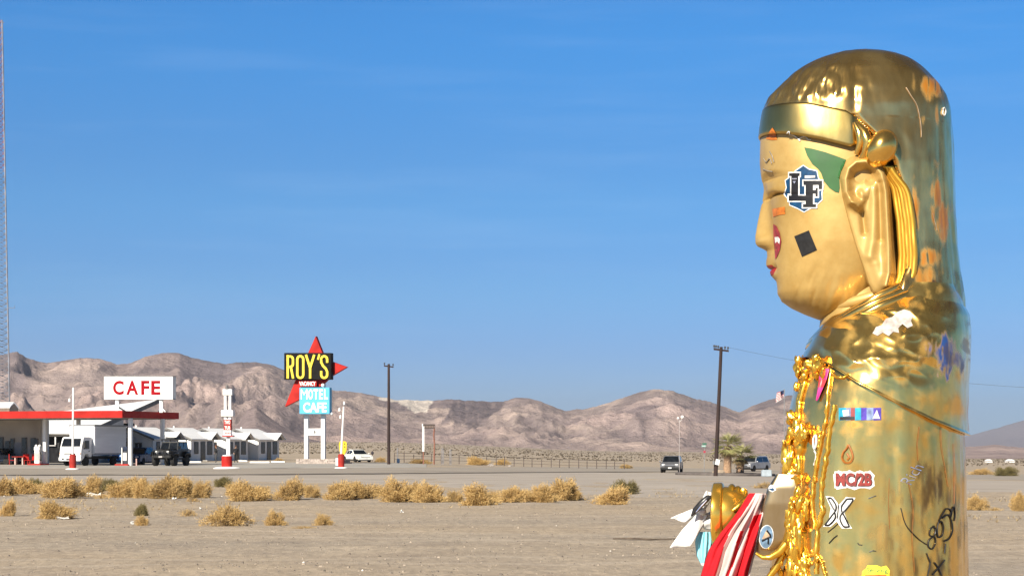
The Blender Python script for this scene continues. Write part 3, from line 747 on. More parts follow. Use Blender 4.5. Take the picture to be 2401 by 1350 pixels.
# ---- crumpled gilded garland on the chest
rnd = random.Random(11)
gb = MB()
def flake(u, v, yoff, size, tall=1.0):
    c = cast(u, v, .004+yoff*K)
    nseg = 7; rot = Matrix.Rotation(rnd.uniform(0, 6.28), 3, 'X') @ Matrix.Rotation(rnd.uniform(-.5, .5), 3, 'Y') @ Matrix.Rotation(rnd.uniform(0, 6.28), 3, 'Z')
    sd = rnd.uniform(0, 99); vs_ = []; fs = []
    n = 8
    for i in range(n+1):
        ph = math.pi*i/n
        for k in range(n*2):
            a = math.pi*k/n; q = Vector((math.sin(ph)*math.cos(a), math.sin(ph)*math.sin(a), math.cos(ph)))
            r = 1+.55*noise.noise(q*1.4+Vector((sd, 0, 0)))+.12*noise.noise(q*3+Vector((0, sd, 0)))
            p = rot @ Vector((q.x, q.y*.75, q.z)); vs_.append(c+Vector((p.x, p.y, p.z*tall))*r*size*K)
    for i in range(n):
        for k in range(n*2): fs.append((i*n*2+k, i*n*2+(k+1) % (n*2), (i+1)*n*2+(k+1) % (n*2), (i+1)*n*2+k))
    gb.add(vs_, fs)
for u, v, su, sv_, nn, sz, tl in ((1900, 852, 18, 10, 9, 9, 1), (1915, 865, 14, 12, 9, 9, 1), (1880, 880, 10, 14, 7, 8, 1.4), (1868, 905, 5, 8, 4, 6, 1), (1872, 985, 9, 9, 6, 8, 1), (1886, 1012, 18, 14, 20, 9, 1), (1870, 1032, 8, 8, 6, 7, 1), (1862, 1075, 9, 24, 14, 9, 2.0), (1864, 1112, 12, 10, 10, 8, 1), (1872, 1125, 14, 14, 14, 9, 1.1), (1864, 1160, 12, 24, 20, 10, 1.6), (1870, 1190, 16, 16, 16, 11, 1.2), (1868, 1220, 13, 18, 18, 9, 1.8), (1872, 1260, 13, 22, 16, 9, 2.2), (1890, 1200, 8, 26, 8, 6, 2.4), (1875, 1290, 8, 12, 8, 8, 1.6), (1868, 1340, 10, 18, 9, 6, 2.2), (1905, 1315, 18, 8, 7, 5, 1), (1832, 1330, 16, 14, 8, 5, 1.2)):
    for _ in range(int(nn*.7)): flake(rnd.gauss(u, su*.55), rnd.gauss(v, sv_*.55), rnd.uniform(-2, 14), 1.4*sz*rnd.uniform(.55, 1.15), tl*1.3)
for sd, du in ((1, -9), (2, 0), (3, 9), (4, 16)):
    a_ = np.array([(1888, 890), (1876, 940), (1872, 990), (1880, 1020), (1866, 1070), (1868, 1120), (1866, 1170), (1870, 1220), (1874, 1270), (1880, 1320), (1884, 1352)], float); n_ = 110
    t_ = np.linspace(0, len(a_)-1, n_); q_ = [(np.interp(t, range(len(a_)), a_[:, 0])+du*.6*(1 if t > 2.5 else .4)+6*noise.noise((t*1.3, sd*7, 0)), np.interp(t, range(len(a_)), a_[:, 1])) for t in t_]
    gb.tube([cast(u, v, .003) for u, v in q_], [K*max(2.5, (7.5 if t > 2.5 else 4)*(1+.6*noise.noise((t*2.6, sd*3, 4)))) for t in t_], 10)
gb.build('chest_garland', M_GOLD, statue, smooth=True)
# ---- near sleeve, forearm and hand with its gilded bowl
SLV = tab([(1110, 1822, 1880, 30), (1140, 1802, 1884, 60), (1180, 1788, 1884, 70), (1230, 1776, 1880, 70), (1265, 1768, 1866, 68), (1290, 1768, 1840, 56), (1303, 1776, 1822, 40), (1309, 1788, 1810, 20)], 3)
sv2 = MB(); rws = []
for i in range(71):
    v = 1111+(1309-1111)*i/70; xf, xb, w = SLV(v); rw = []
    for k in range(60):
        x, y = secpt(2*math.pi*k/60, xf, xb, w*.9, 2.6); rw.append(ST(x, v, -230+y, persp=False))
    rws.append(rw)
# keep the picture place although the sleeve hangs nearer
def nearshift(u, v, yp):  # picture position -> statue profile position at depth yp
    return ST(u, v, yp, persp=True)
sv2 = MB(); rws = []
for i in range(71):
    v = 1111+(1309-1111)*i/70; xf, xb, w = SLV(v); rw = []
    c0 = ST((xf+xb)/2, v, -235, persp=True)
    for k in range(60):
        x, y = secpt(2*math.pi*k/60, xf, xb, w*.42, 3.6); y += (v-1210)*.16
        rw.append(c0+RV*((x-(xf+xb)/2)*K*.95)+DV*(y*K))
    rws.append(rw)
sv2.grid(rws, closed=True)
M_SLV = gold_mat('mirror_gold', (.60, .49, .33), .33, stain=False, bump=.0012, bsc=6, rr=.05)
sleeve = sv2.build('sleeve', M_SLV, statue, smooth=True)
# sleeve hem roll
hm = MB(); hm.tube([ST(u, v, -262, persp=True) for u, v in ((1772, 1296), (1788, 1306), (1806, 1306), (1830, 1292), (1850, 1268), (1866, 1240), (1874, 1214))], [3*K, 5*K, 7*K, 10*K, 11*K, 8*K, 4*K], 10)
hm.tube([ST(u, v, -240, persp=True) for u, v in ((1850, 1270), (1836, 1300), (1820, 1330), (1800, 1356))], [8*K, 9*K, 8*K, 7*K], 10)
hm.build('sleeve_hem', M_GOLD, statue, smooth=True)
HY = -150
def axp(u, v, yy=HY): return ST(u, v, yy, persp=True)
fa = MB(); fa.tube([axp(1850, 1230), axp(1800, 1214), axp(1755, 1206)], [46*K, 38*K, 34*K], 20)
# bell-shaped cuff, mouth towards the front
cu_u = [(1671, 70), (1674, 74), (1692, 75), (1696, 72), (1698, 66), (1710, 66), (1725, 62), (1740, 54), (1756, 44), (1772, 36), (1790, 32)]
vs_ = MB(); rws = []
for u, r in [(1676, 40)]+cu_u:
    c = axp(u, 1206+(u-1672)*.03); rws.append([c+DV*(r*K*math.cos(a))+Vector((0, 0, 1))*(r*K*math.sin(a)) for a in np.linspace(0, 2*math.pi, 41)[:-1]])
vs_.grid(rws, closed=True); vs_.build('bell_cuff', M_CUFF, statue, smooth=True)
fa.build('forearm', M_CUFF, statue, smooth=True)
hnd = MB()   # fingers closed over the cuff
for i, (u, l) in enumerate(((1716, .8), (1729, .78), (1742, .7))):
    pts = [axp(u+2*i*.5, 1206, HY)+DV*(r*K*math.cos(a))+Vector((0, 0, 1))*(r*K*math.sin(a)) for a, r in ((R(60), 50-4*i), (R(75), 60-4*i), (R(92), 62.5-5*i), (R(125*l), 61-6*i), (R(150*l), 56-7*i), (R(165*l), 50-7*i))]
    hnd.tube(pts, [9*K, 9*K, 9*K, 8.5*K, 7*K, 5*K], 12)
hnd.tube([axp(1756, 1176, HY-20), axp(1748, 1172, HY-48), axp(1732, 1186, HY-62), axp(1718, 1196, HY-64)], [8*K, 8*K, 7*K, 4*K], 10)
hnd.build('fingers', M_GOLD, statue, smooth=True)
# ---- stickers and scrawls on the statue (each a part)
EARO = [o for o in statue.children if o.name.startswith('ear')]
BVA = surf_ray([hood, face, robe, cape, band, sleeve]+EARO)
def flat(name, col, rough=.45, metal=0.0):
    return mat(name, col, rough, metal, var=.2, scale=110, detail=8)
K_BLK = flat('ink_black', (.012, .012, .014)); K_WHT = flat('vinyl_white', (.78, .77, .74)); K_BLUE = flat('vinyl_blue', (.006, .055, .14)); K_RED = flat('vinyl_red', (.26, .03, .022))
K_YEL = flat('vinyl_yellow', (.80, .74, .05)); K_SKY = flat('vinyl_sky', (.18, .29, .42)); K_ORG = flat('vinyl_orange', (.55, .16, .02)); K_CRIM = flat('vinyl_crimson', (.30, .03, .035)); K_GRN = flat('vinyl_green', (.06, .22, .08))
K_CYN = flat('foil_cyan', (.08, .62, .75), .2, .6); K_PUR = flat('foil_purple', (.20, .12, .55), .2, .6); K_SIL = flat('foil_silver', (.75, .72, .8), .15, .8)
K_TAN = flat('vinyl_tan', (.55, .38, .25)); K_TAPE = flat('black_tape', (.02, .02, .021), .35); K_GRS = flat('scuff_grey', (.26, .22, .17)); K_BRN = flat('marker_brown', (.35, .12, .02))
class Decal:
    def __init__(s, parent=None): s.b = MB(); s.mats = []; s.parent = parent or statue; s.lay = 0
    def _m(s, m):
        if m not in s.mats: s.mats.append(m)
        s.b.cur = s.mats.index(m)
    def poly(s, pts, m, lift=None):
        s._m(m); s.lay += 1; off = .0007+.00035*s.lay if lift is None else lift
        bm = bmesh.new(); vs = [bm.verts.new((u, v, 0)) for u, v in pts]; bm.faces.new(vs)
        bmesh.ops.triangulate(bm, faces=bm.faces)
        for _ in range(4):
            ed = [e for e in bm.edges if e.calc_length() > 7]
            if not ed: break
            bmesh.ops.subdivide_edges(bm, edges=ed, cuts=1); bmesh.ops.triangulate(bm, faces=bm.faces)
        bm.verts.index_update()
        s.b.add([cast(v.co.x, v.co.y, off, BVA) for v in bm.verts], [tuple(v.index for v in f.verts) for f in bm.faces]); bm.free(); return s
    def line(s, pts, r, m, off=.0012):
        s._m(m); a = np.array(pts, float)
        if len(a) > 3:   # round the strokes like a hand's
            e = np.vstack([2*a[0]-a[1], a, 2*a[-1]-a[-2]]); sm_ = []
            for i in range(1, len(e)-2):
                for q in np.linspace(0, 1, 6)[:-1]: sm_.append(.5*((2*e[i])+(-e[i-1]+e[i+1])*q+(2*e[i-1]-5*e[i]+4*e[i+1]-e[i+2])*q*q+(-e[i-1]+3*e[i]-3*e[i+1]+e[i+2])*q**3))
            a = np.array(sm_+[e[-2]])
        n = max(6, len(a)) if len(pts) > 3 else max(6, len(pts)*5); t = np.linspace(0, len(a)-1, n)
        s.b.tube([cast(np.interp(q, range(len(a)), a[:, 0]), np.interp(q, range(len(a)), a[:, 1]), off, BVA) for q in t], r*K, 5); return s
    def text(s, txt, box, m, bold=0, slant=0, rot=0, lift=None):
        s._m(m); s.lay += 1; off = .0007+.00035*s.lay if lift is None else lift
        cu, cv = (box[0]+box[2])/2, (box[1]+box[3])/2
        def to3(u, v):
            du, dv = u-cu, v-cv; du -= slant*dv
            return cast(cu+du*math.cos(rot)-dv*math.sin(rot), cv+du*math.sin(rot)+dv*math.cos(rot), off, BVA)
        text_mb(txt, box, to3, bold=bold, mb=s.b); return s
    def done(s, name, label): return tag(s.b.build(name, None, s.parent, mats=s.mats, fix=False), label, None)
def ell(cu, cv, ru, rv, n=24, rot=0):
    return [(cu+ru*math.cos(a)*math.cos(rot)-rv*math.sin(a)*math.sin(rot), cv+ru*math.cos(a)*math.sin(rot)+rv*math.sin(a)*math.cos(rot)) for a in np.linspace(0, 2*math.pi, n+1)[:-1]]
def grow(poly, d):
    cu = sum(p[0] for p in poly)/len(poly); cv = sum(p[1] for p in poly)/len(poly)
    return [(u+(u-cu)/math.hypot(u-cu, v-cv)*d, v+(v-cv)/math.hypot(u-cu, v-cv)*d) for u, v in poly]
# green leaf on the temple
d = Decal(); d.poly([(1886, 346), (1905, 349), (1935, 357), (1960, 366), (1984, 375), (1980, 388), (1973, 402), (1968, 420), (1969, 440), (1967, 452), (1958, 450), (1945, 441), (1932, 425), (1925, 405), (1917, 395), (1905, 385), (1893, 366)], M_GREEN); d.done('leaf_patch', 'green painted leaf shape below the headband')
# blue badge with the letters LF
d = Decal()
star = [(1884, 389), (1897, 398), (1915, 402), (1918, 418), (1931, 434), (1926, 452), (1927, 468), (1914, 480), (1903, 486), (1886, 496), (1870, 487), (1853, 480), (1852, 468), (1840, 456), (1846, 440), (1843, 424), (1855, 415), (1866, 402)]
d.poly(grow(star, 2.5), K_WHT); d.poly(star, K_BLUE)
LFR = [(1857, 408, 1873, 470), (1851, 459, 1892, 471), (1852, 406, 1876, 413), (1890, 426, 1907, 484), (1885, 424, 1928, 434), (1920, 424, 1928, 444), (1905, 446, 1917, 454), (1913, 441, 1918, 461), (1884, 479, 1914, 486)]
for g_, m_ in ((3, K_WHT), (0, K_BLK)):
    lf_ = d.lay
    for a_, b_, c_, e_ in LFR: d.lay = lf_; d.poly([(a_-g_, b_-g_), (c_+g_, b_-g_), (c_+g_, e_+g_), (a_-g_, e_+g_)], m_)
d.poly([(1888, 412), (1912, 412), (1912, 417), (1888, 418)], K_WHT)
d.poly([(1858, 418), (1871, 418), (1869, 421), (1860, 421)], K_SIL); d.poly([(1861, 425), (1868, 425), (1865, 431)], K_SIL)
d.done('sticker', 'blue star-shaped sticker with black letters LF')
d = Decal(); d.poly([(1863, 554), (1897, 540), (1916, 586), (1881, 602)], K_TAPE); d.done('tape_square', 'black square of tape on the cheek')
d = Decal(); d.poly([(1812, 490), (1826, 487), (1841, 485), (1842, 502), (1828, 504), (1814, 509)], K_ORG); d.done('sticker', 'small orange sticker under the eye')
d = Decal(); d.poly([(1814, 525), (1822, 530), (1829, 545), (1833, 566), (1830, 585), (1824, 600), (1819, 608), (1817, 585), (1815, 560)], K_CRIM); d.poly([(1818, 556), (1826, 555), (1830, 560), (1829, 572), (1824, 566), (1819, 570)], K_WHT); d.done('sticker', 'crimson and white sticker beside the nose')
# band squiggle and smears
d = Decal(); d.line([(1846, 312), (1851, 309), (1853, 316), (1862, 318), (1872, 326), (1876, 331), (1876, 325), (1884, 321), (1890, 322), (1896, 328), (1902, 328)], 1.3, K_WHT); d.done('scrawl', 'thin pale squiggle on the headband')
d = Decal(); d.poly([(1797, 326), (1803, 312), (1812, 300), (1820, 312), (1823, 328), (1810, 329)], K_ORG); d.done('paint_smear', 'orange smear on the front of the headband')
# foil strip
d = Decal()
for a, b, m in ((1967, 1984, K_CYN), (1984, 1995, K_SIL), (1995, 2005, K_CRIM), (2005, 2019, K_CYN), (2019, 2032, K_PUR), (2032, 2048, K_SIL), (2048, 2066, K_PUR)): d.poly([(a, 956), (b, 955.5), (b, 984), (a, 985)], m, lift=.0009)
d.poly([(1976, 962), (1990, 960), (1992, 974), (1978, 976)], K_WHT, lift=.0016); d.poly([(1970, 977), (2004, 976), (2004, 983), (1970, 984)], K_BLK, lift=.0016); d.poly([(2046, 981), (2056, 960), (2063, 981)], K_WHT, lift=.0016)
d.done('sticker', 'strip of iridescent foil stickers below the cape')
# flame, lettering, emblem
d = Decal(); d.line([(1990, 1042), (1997, 1058), (2000, 1072), (1994, 1083), (1982, 1084), (1975, 1074), (1978, 1060), (1985, 1052), (1990, 1042)], 2.6, K_BRN); d.line([(1986, 1062), (1992, 1072), (1987, 1078)], 2.4, K_BRN); d.done('scrawl', 'brown flame-shaped drawing')
d = Decal(); mc = (1960, 1107, 2047, 1141)
d.text('MC/2B', (1957, 1104, 2050, 1144), K_WHT, bold=.13, lift=.0010)
d.poly([(1954, 1112), (1966, 1102), (1980, 1107), (1992, 1101), (2004, 1107), (2016, 1102), (2030, 1107), (2040, 1102), (2051, 1114), (2047, 1126), (2051, 1138), (2040, 1146), (2020, 1142), (2004, 1148), (1985, 1142), (1962, 1147), (1956, 1130)], K_WHT, lift=.0009)
d.text('MC/2B', (1962, 1109, 2046, 1140), K_BLK, bold=.06, lift=.0016); d.text('MC/2B', (1960, 1108, 2044, 1139), K_RED, bold=.05, lift=.0022); d.done('sticker', 'red jagged lettering MC/2B with white border')
d = Decal()
XO = [(1936, 1162), (1954, 1164), (1964, 1178), (1966, 1183), (1972, 1178), (1984, 1164), (2006, 1166), (2000, 1176), (1980, 1202), (1988, 1222), (1998, 1238), (1974, 1238), (1962, 1222), (1955, 1228), (1948, 1234), (1930, 1234), (1944, 1216), (1954, 1200), (1948, 1190)]
d.poly(XO, K_WHT)
for q in ([(1942, 1167), (1951, 1168), (1961, 1184), (1960, 1196), (1956, 1193)], [(1986, 1169), (2000, 1171), (1977, 1200), (1974, 1186)], [(1935, 1230), (1946, 1229), (1959, 1214), (1958, 1201), (1955, 1203)], [(1992, 1234), (1978, 1233), (1970, 1216), (1974, 1203), (1978, 1206)]):
    d.line(q+[q[0]], 1.9, K_BLK, off=.0018)
d.line([(1967, 1183), (1964, 1214)], 1.4, K_BLK, off=.0018)
d.done('sticker', 'white and black X-shaped emblem sticker')
d = Decal(); d.poly(ell(1797, 1257, 17, 28, rot=.12), K_WHT); d.poly(ell(1797, 1257, 15, 26, rot=.12), K_SKY); d.poly([(1787, 1262), (1798, 1240), (1806, 1258), (1802, 1262)], K_TAN)
d.line([(1787, 1266), (1800, 1259), (1807, 1256)], 1.8, K_BLK, off=.0022); d.line([(1798, 1242), (1806, 1252), (1807, 1258)], 2.2, K_BLK, off=.0022); d.line([(1802, 1260), (1801, 1272)], 1.8, K_BLK, off=.0022); d.done('sticker', 'round blue sticker on the sleeve')
d = Decal(); d.poly([(2020, 1352), (2022, 1338), (2030, 1332), (2034, 1324), (2048, 1327), (2056, 1324), (2066, 1328), (2078, 1325), (2086, 1336), (2085, 1352), (2070, 1364), (2040, 1364)], K_YEL, lift=.001); d.text('Serving', (2032, 1330, 2080, 1344), K_GRN, slant=-.2, lift=.0016); d.poly([(2028, 1347), (2078, 1346), (2078, 1358), (2028, 1358)], K_ORG, lift=.0016); d.done('sticker', 'yellow cloud-shaped sticker at the bottom')
d = Decal(); d.poly([(1799, 1146), (1808, 1136), (1816, 1138), (1820, 1148), (1812, 1153), (1804, 1150)], K_WHT); d.poly([(1803, 1146), (1813, 1143), (1817, 1148), (1811, 1150)], K_BLUE); d.done('sticker', 'small white and blue card on the chest')
# handwriting
d = Decal(); d.text('Rich', (2112, 1098, 2164, 1124), K_SIL, rot=-.95, bold=-.01, slant=-.3, lift=.0012); d.done('scrawl', 'pale handwriting reading Rich')
d = Decal()
d.line([(2190, 1232), (2181, 1240), (2179, 1254), (2190, 1258), (2192, 1272), (2185, 1286), (2176, 1280), (2177, 1266), (2190, 1254), (2192, 1240), (2187, 1232)], 1.7, K_BLK)
d.line([(2199, 1224), (2196, 1240), (2199, 1258), (2208, 1254), (2211, 1236), (2207, 1222), (2200, 1224), (2208, 1206), (2218, 1192), (2228, 1196), (2226, 1210)], 1.7, K_BLK)
d.line([(2208, 1214), (2222, 1206), (2230, 1222), (2232, 1244), (2224, 1262), (2212, 1268)], 1.9, K_BLK); d.line([(2228, 1212), (2232, 1194), (2236, 1188), (2238, 1206), (2236, 1220)], 1.7, K_BLK)
d.line([(2216, 1274), (2214, 1290), (2213, 1296)], 1.8, K_BLK)
d.line([(2185, 1346), (2200, 1330), (2214, 1312)], 1.9, K_BLK); d.line([(2190, 1318), (2200, 1332), (2206, 1348)], 1.9, K_BLK); d.line([(2172, 1296), (2180, 1318), (2174, 1350)], 1.5, K_BLK)
d.done('scrawl', 'black looping marker scrawl low on the robe')
for q in ([(1941, 1247), (1955, 1236), (1966, 1226)], [(1944, 1273), (1956, 1260), (1964, 1254)], [(2038, 1293), (2046, 1290), (2054, 1291)], [(2011, 1272), (2014, 1276), (2022, 1277)], [(2036, 1168), (2046, 1164), (2054, 1161)], [(2112, 1190), (2124, 1230), (2150, 1260), (2172, 1276)]): Decal().line(q, 1.2, K_BLK).done('scratch', None)
for q in ([(2155, 1000), (2150, 1040), (2152, 1080)], [(2205, 1000), (2206, 1040), (2214, 1090), (2222, 1140)], [(2085, 1120), (2083, 1180), (2086, 1240)], [(2130, 1130), (2140, 1190), (2138, 1260), (2144, 1340)], [(2235, 1040), (2238, 1110), (2236, 1180)]): Decal().line(q, .6, K_BRN).done('scratch', None)
for q in ([(2124, 206), (2136, 226), (2150, 250), (2158, 290), (2160, 322)], [(2186, 500), (2196, 540)]): Decal().line(q, .6, K_TAN).done('scratch', None)
Decal().line([(2209, 258), (2213, 253), (2216, 262), (2213, 272), (2209, 266), (2211, 256)], 1.4, K_WHT).done('ring', 'tiny white ring on the back of the hood')
for q in ([(1792, 372), (1798, 380), (1806, 372), (1811, 384)], [(1790, 396), (1800, 400), (1812, 402)], [(1806, 355), (1812, 366), (1816, 380)]): Decal().line(q, 1.5, K_GRS).done('scuff', None)
d = Decal(); d.line([(1910, 1028), (1915, 1020), (1917, 1034), (1913, 1052), (1910, 1044), (1910, 1028)], 2.2, K_WHT, off=.003); d.line([(1912, 1056), (1916, 1066), (1914, 1080), (1911, 1090)], 2, K_WHT, off=.003); d.done('clip', 'small white clip on the chest cord')

d = Decal(); d.poly([(2046, 782), (2054, 768), (2068, 762), (2077, 748), (2092, 744), (2104, 732), (2120, 726), (2134, 730), (2142, 741), (2136, 752), (2140, 764), (2128, 770), (2116, 760), (2106, 770), (2108, 781), (2094, 778), (2084, 788), (2070, 780), (2058, 788)], flat('flaked_white', (.50, .44, .40), .5)); d.done('flaked_patch', 'pale flaked patch on top of the shoulder')  # irregular pale patch laid over the shoulder cape
# ---- things hung on the statue
def cloth(name, rows_fn, nu, nv, mats, mi_fn, label, cat, thick=.0012, loc=None):
    b = MB(); rws = [[rows_fn(i/nv, j/nu) for j in range(nu+1)] for i in range(nv+1)]; b.grid(rws)
    b.mi = [mi_fn((k//nu+.5)/nv, (k % nu+.5)/nu) for k in range(len(b.f))]
    o = b.build(name, None, None, smooth=True, mats=mats, loc=loc or rws[0][nu//2], fix=False, solid=thick); o.data.set_sharp_from_angle(angle=R(170))
    return tag(o, label, cat)
F_RED = mat('cloth_red', (.55, .012, .02), .85, var=.12, scale=60, bump=.0006, bscale=600, spec=.2); F_PNK = mat('cloth_washed_white', (.66, .50, .47), .9, var=.08, scale=40, bump=.0006, bscale=600, spec=.2)
F_WHT = mat('cloth_white', (.80, .79, .76), .9, var=.05, scale=30, bump=.0006, bscale=500, spec=.2); F_BLU = mat('mask_blue', (.30, .66, .74), .85, var=.08, scale=40, spec=.2)
def flagrow(t, s):
    vL = 1156+t*250; ul = np.interp(vL, [1156, 1170, 1200, 1240, 1280, 1350, 1410], [1757, 1746, 1722, 1690, 1664, 1640, 1622])
    ur = np.interp(vL, [1156, 1170, 1200, 1240, 1280, 1350, 1410], [1801, 1803, 1798, 1787, 1778, 1760, 1752])
    u = ul+(ur-ul)*s; sk = (s-.5)*(-26)*sm(0, .2, t)
    fold = 9*math.sin(s*17+t*2.2+1.2*math.sin(t*4))+6*math.sin(s*31+1+t*3)
    yy = -238-20*math.sin(math.pi*s)+fold*sm(-.05, .3, t)*1.1-14*t
    return ST(u+1.5*math.sin(t*9+s*5), vL+sk*.6, yy, persp=True)
def flagmi(t, s):
    q = s+.03*math.sin(t*7)
    e = [(.30-.06*t, 0), (.55-.10*t, 1), (.62-.08*t, 0) if t > .35 else (.56, 1), (.70, 1), (.93, 0), (2, 1)]
    if t < .22: e = [(.30, 0), (2, 1)]
    for lim, m in e:
        if q < lim: return m
    return 1
cloth('striped_cloth', flagrow, 70, 60, [F_RED, F_PNK], flagmi, 'red and white striped cloth draped over the golden forearm', 'cloth')
def strip(pts, wid, yy, tw=0, nu=10, slant=0):
    pts = np.array(pts, float)
    def fn(t, s):
        q = t*(len(pts)-1); u = np.interp(q, range(len(pts)), pts[:, 0]); v = np.interp(q, range(len(pts)), pts[:, 1])
        q2 = min(q+.05, len(pts)-1); q1 = q2-.1; du = np.interp(q2, range(len(pts)), pts[:, 0])-np.interp(q1, range(len(pts)), pts[:, 0]); dv = np.interp(q2, range(len(pts)), pts[:, 1])-np.interp(q1, range(len(pts)), pts[:, 1]); l = math.hypot(du, dv) or 1
        w_ = np.interp(q, range(len(wid)), wid); u += du/l*slant*(s-.5)*t**3; v += dv/l*slant*(s-.5)*t**3
        return ST(u-dv/l*w_*(s-.5), v+du/l*w_*(s-.5), yy+5*math.sin(s*5+t*6)+tw*t, persp=True)
    return fn
bow = thing('ribbon_bow', 'white ribbon bow tied in front of the golden cuff', 'bow', ST(1650, 1195, -170, persp=True))
def bowpart(fn, nm, nv=18, nu=8):
    b = MB(); b.grid([[fn(i/nv, j/nu) for j in range(nu+1)] for i in range(nv+1)]); o = b.build(nm, F_WHT, bow, smooth=True, fix=False, solid=.0012); return o
bowpart(strip([(1642, 1194), (1622, 1204), (1602, 1213), (1588, 1219)], [14, 20, 22, 22], -172, slant=26), 'tail')
bowpart(strip([(1650, 1202), (1636, 1224), (1616, 1250), (1594, 1282)], [20, 30, 37, 38], -182, slant=30), 'tail')
bowpart(strip([(1646, 1204), (1658, 1222), (1666, 1228), (1670, 1214), (1662, 1200)], [18, 34, 34, 26, 14], -176, 12), 'loop')
bowpart(strip([(1646, 1192), (1654, 1176), (1661, 1160), (1664, 1153)], [14, 18, 18, 16], -178), 'loop')
kb2 = MB(); kb2.ball(ST(1647, 1198, -184, persp=True), 9*K, 8); kb2.build('knot', F_WHT, bow, smooth=True)
b = MB()
for q, r in (([(1621, 1209), (1630, 1196), (1645, 1180), (1660, 1166), (1669, 1162)], [2, 7, 8, 7, 2]),):
    b.tube([ST(u, v, -205, persp=True) for u, v in q], [x*K for x in r], 10)
sg_ = b.build('dark_strap', flat('strap_black', (.03, .028, .028), .3), None, smooth=True, loc=ST(1645, 1185, -205, persp=True)); tag(sg_, 'black shiny strap slanting over the white bow', 'strap')
b = MB(); b.tube([ST(u, v, -214, persp=True) for u, v in ((1632, 1200), (1644, 1186), (1657, 1172))], [1.2*K, 2.2*K, 1.2*K], 6); b.build('strap_stripe', K_SIL, sg_, loc=None)
def maskrow(t, s):
    v = 1246+t*80; ul = np.interp(t, [0, .3, .7, 1], [1635, 1630, 1634, 1646]); ur = np.interp(t, [0, .3, .7, 1], [1668, 1672, 1668, 1652])
    return ST(ul+(ur-ul)*s, v, -150-16*math.sin(math.pi*s)+3*math.sin(s*26+t*3), persp=True)
cloth('face_mask', maskrow, 40, 24, [F_BLU, F_WHT], lambda t, s: 1 if t > .93 else 0, 'pale blue face mask hanging below the white bow', 'mask')
def ribrow(t, s):
    v = 866+t*74; wd = np.interp(t, [0, .3, 1], [20, 18, 3]); u = np.interp(t, [0, .4, 1], [1938, 1932, 1919])+wd*(s-.5)
    p = cast(u, v, .004); return p+DV*(-2*K*math.sin(s*8))
cloth('pink_ribbon', ribrow, 8, 24, [mat('satin_magenta', (.62, .05, .26), .35, var=.2, scale=70), mat('satin_red', (.70, .05, .06), .35, var=.1, scale=60)], lambda t, s: 1 if .35 < t < .6 else 0, 'magenta ribbon hanging from the gold garland', 'ribbon')
# ================= motel and filling station =================
W_PAINT = mat('white_paint', (.80, .79, .765), .65, var=.07, scale=.8, bump=.003, bscale=14)
W_WALL = mat('white_stucco', (.83, .82, .79), .9, var=.08, scale=.5, bump=.006, bscale=20, stretch=(1, 1, .5))
W_ROOF = mat('white_metal_roof', (.80, .80, .80), .5, var=.06, scale=.7, bump=.004, bscale=8, stretch=(1, .2, 1))
T_WALL = mat('tan_stucco', (.42, .38, .33), .9, var=.10, scale=.5, bump=.006, bscale=20)
RED = mat('red_enamel', (.42, .022, .017), .55, var=.14, scale=1.2, bump=.002, bscale=12, spec=.12)
RED2 = mat('faded_red', (.38, .035, .027), .6, var=.16, scale=1.4, spec=.12)
DARK = mat('dark_opening', (.018, .018, .02), .5, var=.3, scale=2)
TRIM = mat('grey_trim', (.16, .155, .15), .7, var=.2, scale=2)
GLASS = mat('window_glass', (.02, .025, .03), .08, var=.3, scale=1.5, spec=.6)
STEEL = mat('weathered_steel', (.30, .295, .29), .5, metal=.5, var=.2, scale=3)
CONC = mat('pale_concrete', (.47, .45, .41), .9, var=.16, scale=1.5, bump=.006, bscale=12)
SROT = R(20)
E1 = Vector((math.cos(SROT), -math.sin(SROT), 0)); E2 = Vector((math.sin(SROT), math.cos(SROT), 0))
def SITE(O): return Matrix(((E1.x, E2.x, 0, O[0]), (E1.y, E2.y, 0, O[1]), (0, 0, 1, 0), (0, 0, 0, 1)))
# ---- canopy; local a along the front (right = 0), b back
C0 = P(287, HZ, 166); MC = SITE(C0)
def loc_ab(u, b, M=MC, O=C0):
    """a-coordinate where the ray at u meets local depth b"""
    d = Vector(((u-CX)/F, 1, 0)); o = O+E2*b; n = E2
    t = o.dot(n)/d.dot(n); p = d*t
    return (p-o).dot(E1)
CT = thing('station_canopy', 'flat red-edged filling station canopy on slim posts', 'canopy', (C0.x-6, C0.y+6, 0))
def part(mb, name, m, par, **k): return mb.build(name, m, par, **k)
b = MB(); b.M = MC; b.box(-24.4, -.06, .06, 9.34, 4.08, 4.56); part(b, 'roof_slab', W_PAINT, CT)
b = MB(); b.M = MC; b.box(-24.5, 0, -.02, .05, 4.03, 4.62); part(b, 'fascia', RED, CT)
b = MB(); b.M = MC; b.box(-.05, .02, .055, 9.4, 4.03, 4.60); part(b, 'fascia', RED, CT)
b = MB(); b.M = MC; b.box(-24.3, -.2, .2, 9.2, 4.0, 4.06); part(b, 'soffit', mat('soffit_grey', (.36, .33, .31), .8), CT)
for u, bb in ((106, 3.2), (306, 1.4), (381, 6.6), (184, 8.0)):
    a = loc_ab(u, bb)
    b = MB(); b.M = MC; b.box(a-.15, a+.15, bb-.15, bb+.15, 0, 4.0); part(b, 'post', W_PAINT, CT, bevel=.02)
